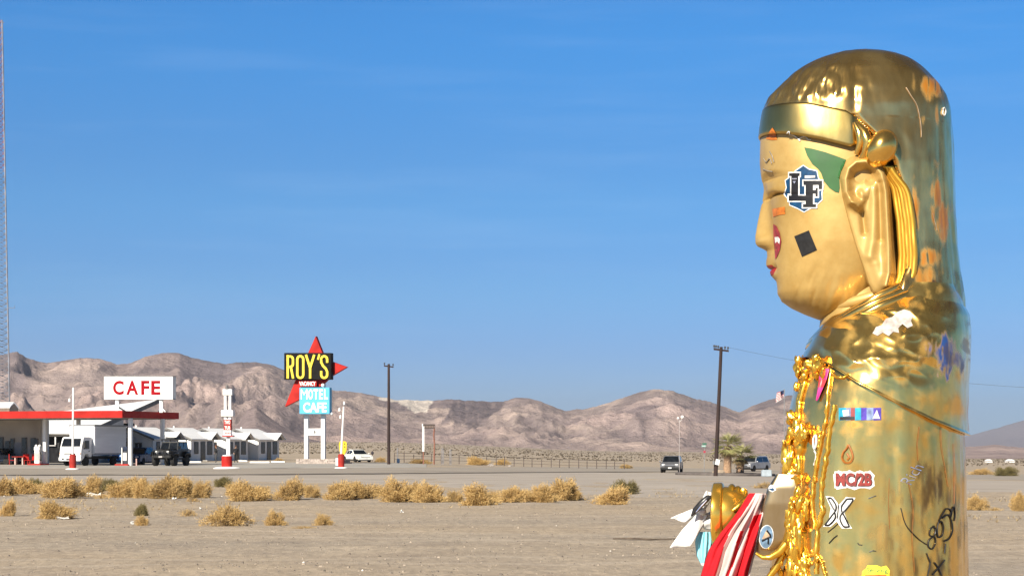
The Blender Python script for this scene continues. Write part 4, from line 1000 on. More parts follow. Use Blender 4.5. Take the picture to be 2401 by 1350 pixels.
# cafe sign on the canopy
ps = Plane(378, 0, SROT); ps.O = C0+E2*5.6+E1*(-.4)
CS = thing('cafe_sign', 'large white rooftop sign with red letters CAFE', 'sign', ps.O+Vector((0, 0, 4.6)))
b = MB(); ps.slab(b, rect(244, 882, 405, 935.5), .0, .55); part(b, 'panel', W_PAINT, CS)
b = MB(); ps.slab(b, [(243, 936.6), (406, 936.6), (406, 935.3), (243, 935.3)], .02, .58); ps.slab(b, [(243, 882.2), (406, 882.2), (406, 880.8), (243, 880.8)], .02, .58); part(b, 'edge_trim', TRIM, CS)
b = MB(); [text_mb(c, (u0, 892, u1, 925), lambda u, v: ps(u, v, .02), bold=.03, mb=b) for c, u0, u1 in (('C', 265, 290), ('A', 296, 324), ('F', 331, 350), ('E', 354.5, 376))]
part(b, 'lettering', mat('sign_red', (.27, .004, .009), .6, var=.1, scale=3, spec=.08), CS, fix=False, solid=.03)
for u in (275, 378):
    b = MB(); q = ps(u, 936, -.28); b.box(q.x-.14, q.x+.14, q.y-.14, q.y+.14, 4.55, q.z+.05); part(b, 'leg', W_PAINT, CS)
    b = MB()
    for du, dy in ((-22, 3.0), (-9, 2.2)) if u == 378 else ((14, 1.8),):
        b.tube([q-Vector((0, 0, .6)), Vector((q.x+du/27, q.y+dy, 4.6))], .07, 6)
    if u == 378: b.tube([q-Vector((0, 0, .7)), Vector((q.x+.5, q.y-.9, 4.6))], .06, 6)
    part(b, 'brace', W_PAINT if u == 378 else TRIM, CS)
# ---- station shop under the canopy
SH = thing('station_shop', 'tan stucco shop with dark windows under the red canopy', 'shop', (C0+E1*-16+E2*10)[:2]+(0,))
a1 = loc_ab(96, 7.2)
b = MB(); b.M = MC; b.box(-24, a1, 7.2, 8.3, 0, 3.98); part(b, 'wall', T_WALL, SH)
b = MB(); b.M = MC; b.box(a1+.003, a1+.12, 7.3, 8.3, 0, 3.97); part(b, 'end_wall', W_WALL, SH)
for u0, u1, v0, v1 in ((-2, 7, 1026, 1060), (15, 22, 1035, 1054), (27, 33, 1029, 1082), (53, 62, 1027, 1060), (74, 83, 1028, 1060), (84, 88, 1030, 1060)):
    x0, x1 = loc_ab(u0, 7.2), loc_ab(u1, 7.2); Yq = C0.y+11; z0, z1 = (CAMZ+(HZ-v1)/F*Yq), (CAMZ+(HZ-v0)/F*Yq)
    f = MB(); f.M = MC; f.box(x0-.08, x1+.08, 7.12, 7.197, max(.05, z0-.08), z1+.08); fo = part(f, 'window_frame' if v1 < 1080 else 'door', TRIM, SH)
    f = MB(); f.M = MC; f.box(x0, x1, 7.10, 7.117, max(.1, z0), z1); part(f, 'pane', GLASS, fo)
f = MB(); f.M = MC; f.box(loc_ab(34, 7.2), loc_ab(52, 7.2), 7.14, 7.197, .35, 2.0); part(f, 'shutter', mat('grey_shutter', (.26, .26, .27), .6, var=.1, scale=2), SH)
# roof lantern above the canopy at the far left
RL = thing('gable_roofed_shed', 'small white gable roof rising behind the canopy', 'shed', P(10, HZ, 190).xy[:]+(0,))
pr = Plane(20, 190, SROT)
b = MB(); q = [pr(u, v) for u, v in ((-60, 953), (22, 953), (34, 941.5), (-60, 941.5))]
def thick(mb, poly, t): mb.prism(poly, [Vector(p)-Vector((0, 0, t)) for p in poly])
q = [pr(-60, 953), pr(23, 953), pr(33, 942, -2.6), pr(-60, 942, -2.6)]; thick(b, q, .12); part(b, 'roof', W_ROOF, RL)
b = MB(); q = [pr(33, 942, -2.6), pr(44, 955, -5.2), pr(-60, 955, -5.2), pr(-60, 942, -2.6)]; thick(b, q, .12); part(b, 'roof', W_ROOF, RL)
b = MB(); A, Bq, Cq = pr(22, 953.6, -.05), pr(33, 943.5, -2.6), pr(43, 955, -5.1)
b.prism([A, Bq, Cq, Vector((Cq.x, Cq.y, 0)), Vector((A.x, A.y, 0))], [p-E1*9 for p in (A, Bq, Cq, Vector((Cq.x, Cq.y, 0)), Vector((A.x, A.y, 0)))]); part(b, 'wall', mat('brown_wall', (.20, .15, .12), .9), RL)
# ---- reception building with the big slanting roof
RC = thing('reception_building', 'long white building with one sweeping slanted white roof', 'building', P(180, HZ, 200).xy[:]+(0,))
qa, qb, qc, qd = P(372, 938, 207), P(198, 1015, 186), P(20, 1013, 196), P(60, 976, 216)
b = MB(); nn = 14; top = []
rows_ = [[(qc.lerp(qd, i/4)).lerp(qb.lerp(qa, i/4), k/nn) for k in range(nn+1)] for i in range(5)]
b.grid(rows_); part(b, 'roof', W_ROOF, RC, solid=.2, fix=False)
b = MB()
for i in range(4):
    p, q = qb.lerp(qa, i/4), qb.lerp(qa, (i+1)/4); b.prism([p+E1*.03+Vector((0, 0, .14)), q+E1*.03+Vector((0, 0, .14)), q+E1*.03-Vector((0, 0, .3)), p+E1*.03-Vector((0, 0, .3))], [v+E1*.1 for v in (p+Vector((0, 0, .14)), q+Vector((0, 0, .14)), q-Vector((0, 0, .3)), p-Vector((0, 0, .3)))])
part(b, 'rake_board', TRIM, RC)
G_SH = mat('grey_stucco', (.56, .55, .54), .9, var=.08, scale=.6)
b = MB(); o = -E1*.5
p0, p1 = qb+o+E2*1.2, qb.lerp(qa, .56)+o
b.prism([Vector((p0.x, p0.y, 0)), Vector((p1.x, p1.y, 0)), p1-Vector((0, 0, .35)), p0+Vector((0, 0, .2))], [Vector((p0.x, p0.y, 0))-E1*.25, Vector((p1.x, p1.y, 0))-E1*.25, p1-Vector((0, 0, .35))-E1*.25, p0+Vector((0, 0, .2))-E1*.25])
part(b, 'side_wall', G_SH, RC)
f0 = qb+E2*1.5-E1*.8; f1 = qc+E2*1.5
b = MB(); b.prism([Vector((f1.x, f1.y, 2.6)), Vector((f0.x, f0.y, 2.6)), Vector((f0.x, f0.y, 3.1)), Vector((f1.x, f1.y, 3.1))], [Vector((f1.x, f1.y, 2.6))+E2*.2, Vector((f0.x, f0.y, 2.6))+E2*.2, Vector((f0.x, f0.y, 3.1))+E2*.2, Vector((f1.x, f1.y, 3.1))+E2*.2]); part(b, 'front_beam', W_WALL, RC)
b = MB(); b.prism([Vector((f1.x, f1.y, 0))+E2*.9, Vector((f0.x, f0.y, 0))+E2*.9, Vector((f0.x, f0.y, 2.9))+E2*.9, Vector((f1.x, f1.y, 2.9))+E2*.9], [Vector((f1.x, f1.y, 0))+E2*1.2, Vector((f0.x, f0.y, 0))+E2*1.2, Vector((f0.x, f0.y, 2.9))+E2*1.2, Vector((f1.x, f1.y, 2.9))+E2*1.2]); part(b, 'garage_front', DARK, RC)
pg = Plane(130, 196, SROT); pg.O = f0.copy(); pg.O.z = CAMZ
b = MB(); pg.slab(b, rect(112, 1043, 130, 1045), -.75, .1); pg.slab(b, rect(128, 1024, 131, 1042), -.75, .1); part(b, 'garage_fittings', G_SH, RC)
# low awning and door on the wall under the roof's right end
pw = Plane(285, 0, R(20)); pw.O = P(285, HZ, 203)
b = MB(); pw.slab(b, rect(266, 992, 301, 998), .5, 1.2); part(b, 'awning', DARK, RC)
# low white wing to the right of the truck
WG = thing('white_wing', 'low white motel wing with double doors behind the second fuel pump', 'building', P(285, HZ, 214).xy[:]+(0,))
p2 = Plane(285, 212, SROT)
b = MB(); q = [p2(266, 1024), p2(304, 1024), p2(304, 1002, -3), p2(270, 998, -3)]; thick(b, q, .12); part(b, 'roof', W_ROOF, WG)
b = MB(); p2.slab(b, rect(264, 1079, 305, 1023.5), -.25, 4); part(b, 'wall', G_SH, WG)
for u0, u1 in ((273, 279), (287, 297)):
    b = MB(); p2.slab(b, rect(u0, 1034, u1, 1060), -.2, .08); part(b, 'window', DARK, WG)
# ---- motel cottages
M_CSH = W_WALL
def make_cottage():
    """local: gable end faces -y, front with door faces +x; origin at the front corner of the gable"""
    t = thing('motel_cottage', 'white motel cottage', 'cottage', (0, 0, 0), local=True, group='white motel cottages in a row')
    Wd, Ln, ez, rz = 5.8, 5.3, 2.42, 3.55
    b = MB(); b.prism([(-Wd, 0, 0), (0, 0, 0), (0, 0, ez), (-Wd/2, 0, rz), (-Wd, 0, ez)], [(-Wd, Ln, 0), (0, Ln, 0), (0, Ln, ez), (-Wd/2, Ln, rz), (-Wd, Ln, ez)]); b.build('wall', W_WALL, t)
    r = MB(); e = .32; sl = (rz-ez)/(Wd/2)
    for s in (0, 1):
        x0 = e if s == 0 else -Wd-e; z0 = ez-e*sl+.05
        q = [(x0, -e, z0), (x0, Ln+e, z0), (-Wd/2, Ln+e, rz+.05), (-Wd/2, -e, rz+.05)]
        r.prism([Vector(p)+Vector((0, 0, .1)) for p in q], [Vector(p) for p in q])
    ro = r.build('roof', W_ROOF, t)
    v = MB(); v.tube([(-Wd/2-.5, 2.2, rz), (-Wd/2-.5, 2.2, rz+.35)], .09, 8); v.build('vent_pipe', W_PAINT, ro)
    bd = MB()
    for s in (0, 1):
        x0 = e if s == 0 else -Wd-e; z0 = ez-e*sl
        q = [(x0, -e-.03, z0+.14), (-Wd/2, -e-.03, rz+.14), (-Wd/2, -e-.03, rz-.06), (x0, -e-.03, z0-.06)]
        bd.prism(q, [Vector(p)+Vector((0, .028, 0)) for p in q])
    bd.build('barge_board', TRIM, ro)
    # cross gable over the door end
    g = MB(); y0, y1, yc, gz = 3.25, 5.65, 4.45, 3.12
    for s in (0, 1):
        ya = y0 if s == 0 else y1
        q = [(.8, ya, 2.36), (.8, yc, gz), (-2.0, yc, gz), (-2.0, ya, 2.36)]
        g.prism([Vector(p)+Vector((0, 0, .09)) for p in q], q)
    g.build('porch_roof', W_ROOF, t)
    g = MB(); g.prism([(.42, y0+.25, 2.4), (.42, y1-.25, 2.4), (.42, yc, gz-.02)], [(-.3, y0+.25, 2.4), (-.3, y1-.25, 2.4), (-.3, yc, gz-.02)]); g.build('porch_gable', mat('dark_gable', (.12, .115, .11), .8), t)  # shade on the porch gable face is put into its dark colour
    for y0, y1, z0, z1, nm in ((.75, 1.55, .85, 2.05, 'window'), (2.2, 3.1, .05, 2.1, 'door'), (3.7, 4.7, .75, 2.1, 'window')):
        f = MB(); f.box(-.02, .05, y0-.08, y1+.08, z0-.06 if nm == 'window' else z0, z1+.08); fo = f.build(nm, mat('pale_frame', (.12, .12, .12), .7) if nm == 'window' else TRIM, t)
        f = MB(); f.box(.045, .06, y0, y1, z0, z1); f.build('pane', GLASS, fo)
    f = MB(); f.box(-2.15, -1.35, -.06, .03, .95, 2.0); fo = f.build('window', TRIM, t)
    f = MB(); f.box(-2.05, -1.45, -.075, -.055, 1.05, 1.9); f.build('pane', GLASS, fo)
    f = MB(); f.box(-1.79, -1.71, -.09, -.073, 1.05, 1.9); f.box(-2.05, -1.45, -.09, -.073, 1.44, 1.5); f.build('glazing_bar', W_PAINT, fo)
    f = MB(); f.box(-2.3, -1.2, -.5, .0, 2.08, 2.15); f.build('window_hood', W_PAINT, t)
    f = MB(); f.box(.05, .9, 2.0, 3.3, 0, .09); f.build('doorstep', CONC, t)
    return t
cot0 = make_cottage()
for i, (u, Y, lab) in enumerate(((359, 212, 'white gabled motel cottage half hidden behind the black off-road vehicle'), (448, 219, 'white gabled motel cottage just right of the black off-road vehicle'), (530, 226, 'white gabled motel cottage behind the red and white pole sign'), (606, 232, 'last white gabled motel cottage, nearest the tall star sign'))):
    c = cot0 if i == 0 else dup(cot0)
    p = on(u, Y); c.location = p; c.rotation_euler = (0, 0, -SROT); c['label'] = lab
# parking kerbs
kb0 = None
for u0, u1, v in ((440, 472, 1084.5), (586, 632, 1085), (560, 580, 1082), (636, 668, 1084)):
    p = hit((u0+u1)/2, v); L_ = (u1-u0)/F*p.y
    b = MB(); b.box(-L_/2, L_/2, -.12, .12, 0, .16); o = b.build('parking_kerb', W_PAINT, None, bevel=.02, loc=(0, 0, 0)); o.location = p
    tag(o, {440: 'white parking kerb just right of the black off-road vehicle', 586: 'long white parking kerb in front of the last cottage', 560: 'short white parking kerb right of the red and white pole sign', 636: 'white parking kerb right of the last cottage'}[u0], 'kerb', 'white parking kerbs')
# ---- ROY'S sign
pr = Plane(736, 186, R(17))
RS = thing('motel_sign', "giant roadside sign reading ROY'S MOTEL CAFE with a red star behind", 'sign', Vector((pr.O.x, pr.O.y, 0)))
SB = mat('sign_black', (.006, .0055, .005), .6, var=.25, scale=2, spec=.15); SBL = mat('sign_sky_blue', (.09, .42, .66), .45, var=.08, scale=1); SYL = mat('sign_yellow', (.84, .62, .05), .45, var=.08, scale=2)
b = MB(); pr.slab(b, [(740, 788), (755, 826), (774, 846), (813, 860), (777, 881), (752, 904), (702, 936), (668, 953), (691, 895), (723, 826)], .1, .45); part(b, 'star', RED, RS)
b = MB(); pr.slab(b, rect(666, 827, 776, 889.5), .75, .62); part(b, 'name_panel', SB, RS, bevel=.03)
# condensed tall letters, drawn as strokes
STK = [0]
def strokes(mb, pl, lines, wd, off, th=.06):
    for ln in lines:
        for i in range(len(ln)-1):
            (u0, v0), (u1, v1) = ln[i], ln[i+1]; l = math.hypot(u1-u0, v1-v0); nx, ny = -(v1-v0)/l*wd/2, (u1-u0)/l*wd/2; ex, ey = (u1-u0)/l*wd*.18, (v1-v0)/l*wd*.18
            pl.slab(mb, [(u0-ex+nx, v0-ey+ny), (u0-ex-nx, v0-ey-ny), (u1+ex-nx, v1+ey-ny), (u1+ex+nx, v1+ey+ny)], off+.0021*STK[0], th); STK[0] = (STK[0]+1) % 40
def arc(cu, cv, ru, rv, a0, a1, n=8): return [(cu+ru*math.cos(R(a)), cv+rv*math.sin(R(a))) for a in np.linspace(a0, a1, n)]
yl = [[(674.5, 886), (674.5, 833)], [(675, 835.2), (680, 835.2)]+arc(680, 841.5, 6.8, 6.5, -80, 0, 4)+[(686.8, 852)]+arc(680, 853.5, 6.8, 6, 0, 80, 4)+[(675, 859.8)], [(682, 860), (687, 886)],
      arc(704, 842, 7, 7.5, 180, 360, 8)+[(711, 877)]+arc(704, 878, 7, 7.5, 0, 180, 8)+[(697, 842)],
      [(717.5, 832), (727, 862)], [(736.5, 832), (727, 862)], [(727, 861), (727, 886)],
      [(767, 849)]+arc(760, 842, 7, 7.5, 0, -180, 8)+[(753, 849), (757, 857), (764, 864), (767, 871)]+arc(760, 878, 7, 7.5, 0, 180, 8)+[(753, 870)]]
b = MB(); strokes(b, pr, yl, 5.2, .80); strokes(b, pr, [[(748.5, 831), (745.5, 842)]], 4.4, .80)
part(b, 'name_lettering', SYL, RS, fix=True)
b = MB(); pr.slab(b, rect(702, 908, 772.5, 970), .55, .6); part(b, 'motel_panel', SBL, RS, bevel=.03)
b = MB(); [text_mb(c, (u0, 912, u1, 936), lambda u, v: pr(u, v, .58), bold=.0 if c == 'M' else .03, mb=b) for c, u0, u1 in (('M', 705.5, 721), ('O', 723, 734), ('T', 735.5, 746), ('E', 748.5, 757), ('L', 760, 769))]; text_mb('CAFE', (711, 943, 766, 966), lambda u, v: pr(u, v, .58), bold=.035, mb=b); part(b, 'motel_lettering', W_PAINT, RS, fix=False, solid=.05)
b = MB(); pr.slab(b, [(700, 892.5), (742, 892.5), (742, 905.5), (700, 905.5)], .50, .2); part(b, 'vacancy_panel', RED, RS)
b = MB(); text_mb('VACANCY', (702, 894, 740, 904), lambda u, v: pr(u, v, .53), bold=.03, mb=b); part(b, 'vacancy_lettering', W_PAINT, RS, fix=False, solid=.03)
for u0, u1, vt in ((713, 721.5, 908), (752.5, 761, 899)):
    b = MB(); pr.slab(b, rect(u0, vt, u1, 1078), -.16, .34); part(b, 'post', W_PAINT, RS)
b = MB(); pr.slab(b, rect(721.8, 1004, 752.2, 1020), -.2, .2); cbx = part(b, 'crossbar', W_PAINT, RS)
b = MB(); pr.slab(b, ell(737.5, 1012, 1.8, 3.6), -.14, .06); part(b, 'badge', TRIM, cbx)
b = MB(); b.ball(pr(757, 903, .2), .17, 8); part(b, 'bulb', W_PAINT, RS, smooth=True)
b = MB(); b.ball(pr(777, 970, .2), .15, 8); part(b, 'bulb', W_PAINT, RS, smooth=True)
STN = mat('planter_stone', (.42, .36, .32), .9, col2=(.26, .22, .20), scale=2.2, bump=.03, bscale=3)
PLT = thing('stone_planter', 'low stone planter around the foot of the star sign', 'planter', P(740, HZ, 184).xy[:]+(0,))
b = MB(); rnd2 = random.Random(3); pp = Plane(740, 184.5, R(17))
for rw_ in range(3):
    u = 694.0
    while u < 792:
        wd = rnd2.uniform(6, 11); v1_ = 1087.5-rw_*4.0; pp.slab(b, rect(u+.2, v1_-3.8-rnd2.uniform(0, .5), u+wd-.2, v1_), rnd2.uniform(-.05, .06), 2.6); u += wd
part(b, 'stones', STN, PLT)
# ---- red and white pole sign
RP = thing('pole_sign', 'white and red retro pole sign with stacked lettered panels', 'sign', P(532, HZ, 144).xy[:]+(0,))
p3 = Plane(532, 144, R(8)); cpos = Vector((p3.O.x, p3.O.y, 0))
zz = lambda v, Y=144: CAMZ+(HZ-v)/F*Y
b = MB(); b.lathe([(.001, .0), (.98, .0), (.98, .06), (.85, .12), (.4, .17), (.001, .18)], cpos, 36); part(b, 'base_disc', W_PAINT, RP, smooth=True)
b = MB(); b.lathe([(.38, .15), (.39, .5), (.38, .9), (.36, .94), (.001, .95)], cpos, 28); part(b, 'drum', RED, RP, smooth=True)
b = MB(); b.lathe([(.34, .94), (.3, 1.0), (.2, 1.02), (.001, 1.03)], cpos, 24); part(b, 'drum_cap', W_PAINT, RP, smooth=True)
for u0, u1, v0 in ((531, 534, 1020), (535, 539, 1020)):
    b = MB(); p3.slab(b, rect(u0, v0, u1, 1069), -.04, .12); part(b, 'post', W_PAINT, RP)
for i, (v0, v1, m, tx, tm) in enumerate(((983, 996, RED2, 'TWO', W_PAINT), (996.3, 1008, RED2, 'TUB', W_PAINT), (1008.3, 1021, W_PAINT, None, RED2))):
    b = MB(); p3.slab(b, rect(524.5, v0, 541.5, v1), .08, .3); pnl = part(b, 'panel', m, RP, bevel=.01)
    if tx: b = MB(); text_mb(tx, (526.5, v0+2, 539.5, v1-2), lambda u, v: p3(u, v, .1), bold=.03, mb=b); part(b, 'lettering', tm, pnl, fix=False, solid=.01)
    else:
        b = MB(); [p3.slab(b, rect(527+k*3.6, 1012.5, 529.4+k*3.6, 1015.5), .1, .02) for k in range(4)]; part(b, 'lettering', tm, pnl)
b = MB(); p3.slab(b, rect(521, 1020.5, 546, 1023), .16, .45); part(b, 'shelf', RED2, RP)
b = MB(); p3.slab(b, rect(525, 974, 541, 983), .02, .2); part(b, 'neck', W_PAINT, RP)
b = MB(); p3.slab(b, ell(532.5, 979, 2.2, 2), .05, .04); part(b, 'knob', TRIM, RP)
b = MB(); p3.slab(b, rect(518, 961, 546, 975.5), .16, .5); part(b, 'box', W_PAINT, RP, bevel=.02)
for u0, u1 in ((525, 530.5), (536, 541.5)):
    b = MB(); p3.slab(b, rect(u0, 926, u1, 961), .0, .18); part(b, 'upright', W_PAINT, RP)
b = MB(); p3.slab(b, rect(522, 912, 543.5, 926), .1, .42); part(b, 'lantern', W_PAINT, RP, bevel=.02)
b = MB(); b.lathe([(.14, 0), (.10, .08), (.05, .14), (.09, .2), (.06, .3), (.001, .33)], (cpos.x, cpos.y, zz(912)), 14); part(b, 'finial', TRIM, RP, smooth=True)
# ---- forecourt light poles with red drums
def light_pole(u, vb, top_v, label, lamps, lean=0):
    p = hit(u, vb); Y = p.y; t = thing('light_pole', label, 'light pole', p, group='light poles with red bases')
    z = lambda v: CAMZ+(HZ-v)/F*Y
    b = MB(); b.lathe([(.001, -.03), (.50, -.03), (.48, .08), (.3, .12), (.001, .12)], p, 28); part(b, 'base_disc', W_PAINT, t, smooth=True)
    b = MB(); b.lathe([(.23, .1), (.24, .5), (.235, 1.0), (.15, 1.08), (.001, 1.09)], p, 20); part(b, 'drum', RED2, t, smooth=True)
    tp = Vector((p.x+lean*Y/F, p.y, z(top_v)))
    b = MB(); b.tube([p+Vector((0, 0, 1.0)), tp], [.085, .06], 10); part(b, 'pole', W_PAINT, t, smooth=True)
    for du, dv, rr in lamps:
        c = tp+Vector((du*Y/F, 0, -dv*Y/F)); b = MB(); b.lathe([(.02, .14), (.06, .1), (rr*.8, -.08), (rr*.7, -.11), (.001, -.12)], c, 14); lo = part(b, 'lamp', W_PAINT, t, smooth=True)
        b = MB(); b.tube([tp+Vector((0, 0, -.35)), c+Vector((0, 0, .2))], .022, 6); part(b, 'bracket', STEEL, lo)
light_pole(170.5, 1101, 908, 'tall thin white light pole with red drum base in front of the box truck', ((-9, 30, .10),), lean=1.5)
light_pole(800, 1098, 953, 'white light pole with red drum base beside the yellow sign', ((-10, 7, .12), (1, -8, .11), (-8, 24, .1)), lean=6)
# ---- yellow sign on post, white board
YS = thing('yellow_sign', 'yellow rounded sign board standing behind the white light pole', 'sign', on(804, 168))
py = Plane(804, 168, R(6))
b = MB(); py.slab(b, [(797, 1034), (810, 1034), (813, 1038), (812.5, 1054), (808, 1065), (805, 1066.5), (802, 1065), (796, 1056), (794.5, 1040)], .04, .07); part(b, 'board', mat('sign_warm_yellow', (.80, .50, .02), .5, var=.08, scale=3), YS, bevel=.01)
b = MB(); [py.slab(b, ell(uu, vv, 1.3, 1.6, 10), .06, .02) for uu in (798.5, 808) for vv in (1040, 1047)]; part(b, 'dots', SB, YS)
b = MB(); q = py(804, 1066); b.box(q.x-.05, q.x+.05, q.y+.04, q.y+.12, 0, q.z+.5); part(b, 'post', TRIM, YS)
WB = thing('notice_board', 'small white board with dark edge at the foot of the light pole', 'sign', hit(792, 1093)); pb = Plane(792, WB.location.y, R(14))
b = MB(); pb.slab(b, rect(787, 1073, 797, 1091), .05, .06); part(b, 'board', W_PAINT, WB)
b = MB(); pb.slab(b, rect(785.6, 1071.5, 796, 1093.5), -.02, .12); part(b, 'frame', TRIM, WB)
# ---- fuel pumps on red kerbed islands
def under(u, b):
    p = C0+E2*b+E1*loc_ab(u, b); p.z = 0; return p
def pump(u, vb, w, label, dark):
    p = under(u, vb); Y = p.y; k = Y/F; t = thing('fuel_pump', label, 'fuel pump', p, group='fuel pumps under the canopy')
    b = MB(); b.M = Matrix.Translation(p) @ Matrix.Rotation(-SROT, 4, 'Z'); b.box(-.75, .55, -.5, .9, -.02, .16); part(b, 'kerb', RED2, t, bevel=.03)
    b = MB(); b.M = Matrix.Translation(p) @ Matrix.Rotation(-SROT, 4, 'Z'); b.box(-w/2, w/2, -.2, .25, .15, 1.28); part(b, 'cabinet', mat('pump_dark', (.05, .055, .07), .4) if dark else W_PAINT, t, bevel=.04)
    b = MB(); b.M = Matrix.Translation(p) @ Matrix.Rotation(-SROT, 4, 'Z'); b.box(-w/2-.03, w/2+.03, -.23, .27, 1.27, 1.62); part(b, 'head', W_PAINT if not dark else mat('pump_navy', (.02, .03, .06), .4), t, bevel=.05)
    b = MB(); b.M = Matrix.Translation(p) @ Matrix.Rotation(-SROT, 4, 'Z'); b.box(-w/2+.06, w/2-.06, -.225, -.2, .45, 1.1); part(b, 'panel', mat('pump_panel', (.42, .45, .42), .5) if not dark else W_PAINT, t)
    b = MB(); b.M = Matrix.Translation(p) @ Matrix.Rotation(-SROT, 4, 'Z'); b.tube([(w/2, -.1, 1.2), (w/2+.16, -.15, .9), (w/2+.16, -.15, .4), (w/2+.03, -.1, .5)], .035, 8); part(b, 'hose', SB, t, smooth=True)
    if not dark:
        b = MB(); b.M = Matrix.Translation(p) @ Matrix.Rotation(-SROT, 4, 'Z')
        for sx in (-.17, .17): b.ball((sx, 0, 1.68), .12, 8)
        part(b, 'globes', W_PAINT, t, smooth=True)
    return t
pump(89, 2.2, .5, 'white fuel pump on a red kerb near the tan shop', False)
pump(294, 1.5, .6, 'dark fuel pump with pale panel beside the canopy post', True)
b = MB(); q = under(286, 1.2); b.tube([q, q+Vector((0, 0, 1.55))], .05, 8); tag(b.build('bollard', W_PAINT, None, smooth=True, loc=q), 'thin white upright beside the dark fuel pump', 'bollard')
b = MB(); q = under(320, .6); b.tube([q, q+Vector((0, 0, .62))], .06, 8); tag(b.build('bollard', mat('bollard_pink', (.62, .40, .36), .6), None, smooth=True, loc=q), 'short pale pink bollard in front of the blue car', 'bollard')
# red picnic table and chairs by the shop
TB = thing('picnic_table', 'dark picnic table with pale legs in front of the tan shop', 'table', under(45, 4.6))
o = TB.location; b = MB(); b.M = Matrix.Translation(o); b.box(-.55, .5, -.4, .4, .70, .76); part(b, 'tabletop', RED2, TB)
for x in (-.3, .35):
    b = MB(); b.M = Matrix.Translation(o); b.box(x-.05, x+.05, -.3, .3, 0, .7); part(b, 'leg', mat('pale_pink_leg', (.6, .42, .36), .7), TB)
ch0 = None
for u, lab, rz in ((28, 'red chair left of the picnic table', .3), (73, 'red chair right of the picnic table, nearest the white fuel pump', -2.4), (62, 'red chair tucked close behind the picnic table', -1.2)):
    if ch0 is None:
        ch0 = c = thing('chair', lab, 'chair', (0, 0, 0), local=True, group='red chairs by the shop')
        b = MB(); b.box(-.25, .25, -.25, .25, .40, .45); b.build('seat', RED, c)
        b = MB(); b.box(-.27, -.22, -.25, .25, .45, .98); b.build('backrest', RED, c)
        for x in (-.22, .22):
            for y in (-.22, .22):
                b = MB(); b.box(x-.025, x+.025, y-.025, y+.025, 0, .4); b.build('leg', RED2, c)
    else: c = dup(ch0)
    c.location = under(u, 4.7); c.rotation_euler = (0, 0, rz); c['label'] = lab
# ================= vehicles =================
C_WHT = mat('car_white', (.78, .78, .77), .25, var=.05, scale=2, spec=.5); C_BLK = mat('car_black', (.008, .008, .009), .35, var=.3, scale=3, spec=.25)
C_BLU = mat('car_blue', (.012, .05, .16), .22, var=.15, scale=2, spec=.5); C_NVY = mat('car_navy', (.012, .018, .035), .22, var=.15, scale=2, spec=.5); C_SIL = mat('car_silver', (.48, .48, .49), .28, metal=.5, var=.08, scale=2)
C_CREAM = mat('car_cream', (.74, .74, .70), .3, var=.06, scale=2, spec=.5); C_GRY = mat('car_grey', (.20, .20, .21), .3, metal=.4, var=.1, scale=2)
TYRE = mat('tyre_rubber', (.018, .017, .016), .85, var=.3, scale=8); RIM = mat('rim_alloy', (.45, .45, .45), .35, metal=.8, var=.15, scale=8); CHS = mat('chassis_black', (.02, .02, .02), .7, var=.3, scale=4)
LAMP = mat('lamp_glass', (.70, .70, .68), .12, var=.1, scale=8); PLATE = mat('number_plate', (.72, .72, .70), .5, var=.1, scale=10); AMB = mat('lamp_amber', (.62, .22, .02), .3)
V_GLS = mat('car_glass', (.012, .014, .017), .05, var=.3, scale=2, spec=.7); ALU = mat('van_box_panel', (.74, .745, .76), .55, var=.06, scale=1.2, bump=.002, bscale=6, stretch=(.3, 1, 2))
def wheels(t, xs, half, r, wd, rim=RIM):
    for x in xs:
        for sy in (-1, 1):
            b = MB(); b.lathe([(r*.55, -wd/2), (r*.93, -wd/2), (r, -wd*.3), (r, wd*.3), (r*.93, wd/2), (r*.55, wd/2)], (x, sy*half, r), 24, 'y'); w_ = b.build('wheel', TYRE, t, smooth=True)
            b = MB(); b.lathe([(.001, -wd*.42), (r*.2, -wd*.46), (r*.56, -wd*.36), (r*.56, wd*.36), (r*.2, wd*.46), (.001, wd*.42)], (x, sy*half, r), 16, 'y'); b.build('rim', rim, w_, smooth=True)
def body_prism(prof, half, taper=None):
    """side profile (x,z) extruded over the width; taper(z) narrows it"""
    b = MB(); L_ = [(x, half*(taper(z) if taper else 1), z) for x, z in prof]; Rr = [(x, -half*(taper(z) if taper else 1), z) for x, z in prof]
    b.prism(L_, Rr); return b
def quad_panel(t, name, m, pts, off, parent=None):
    n = (Vector(pts[1])-Vector(pts[0])).cross(Vector(pts[2])-Vector(pts[0])).normalized()
    c = sum((Vector(p) for p in pts), Vector())/len(pts)
    if n.dot(c-Vector((0, 0, .8))) < 0: n = -n
    b = MB(); b.prism([Vector(p)+n*off for p in pts], [Vector(p)-n*.012 for p in pts]); return b.build(name, m, parent or t)
def place(t, u, Y, heading):
    p = on(u, Y); t.location = p; t.rotation_euler = (0, 0, heading); return t
HEAD_ = math.atan2(-math.cos(SROT), -math.sin(SROT))      # facing the road like the buildings
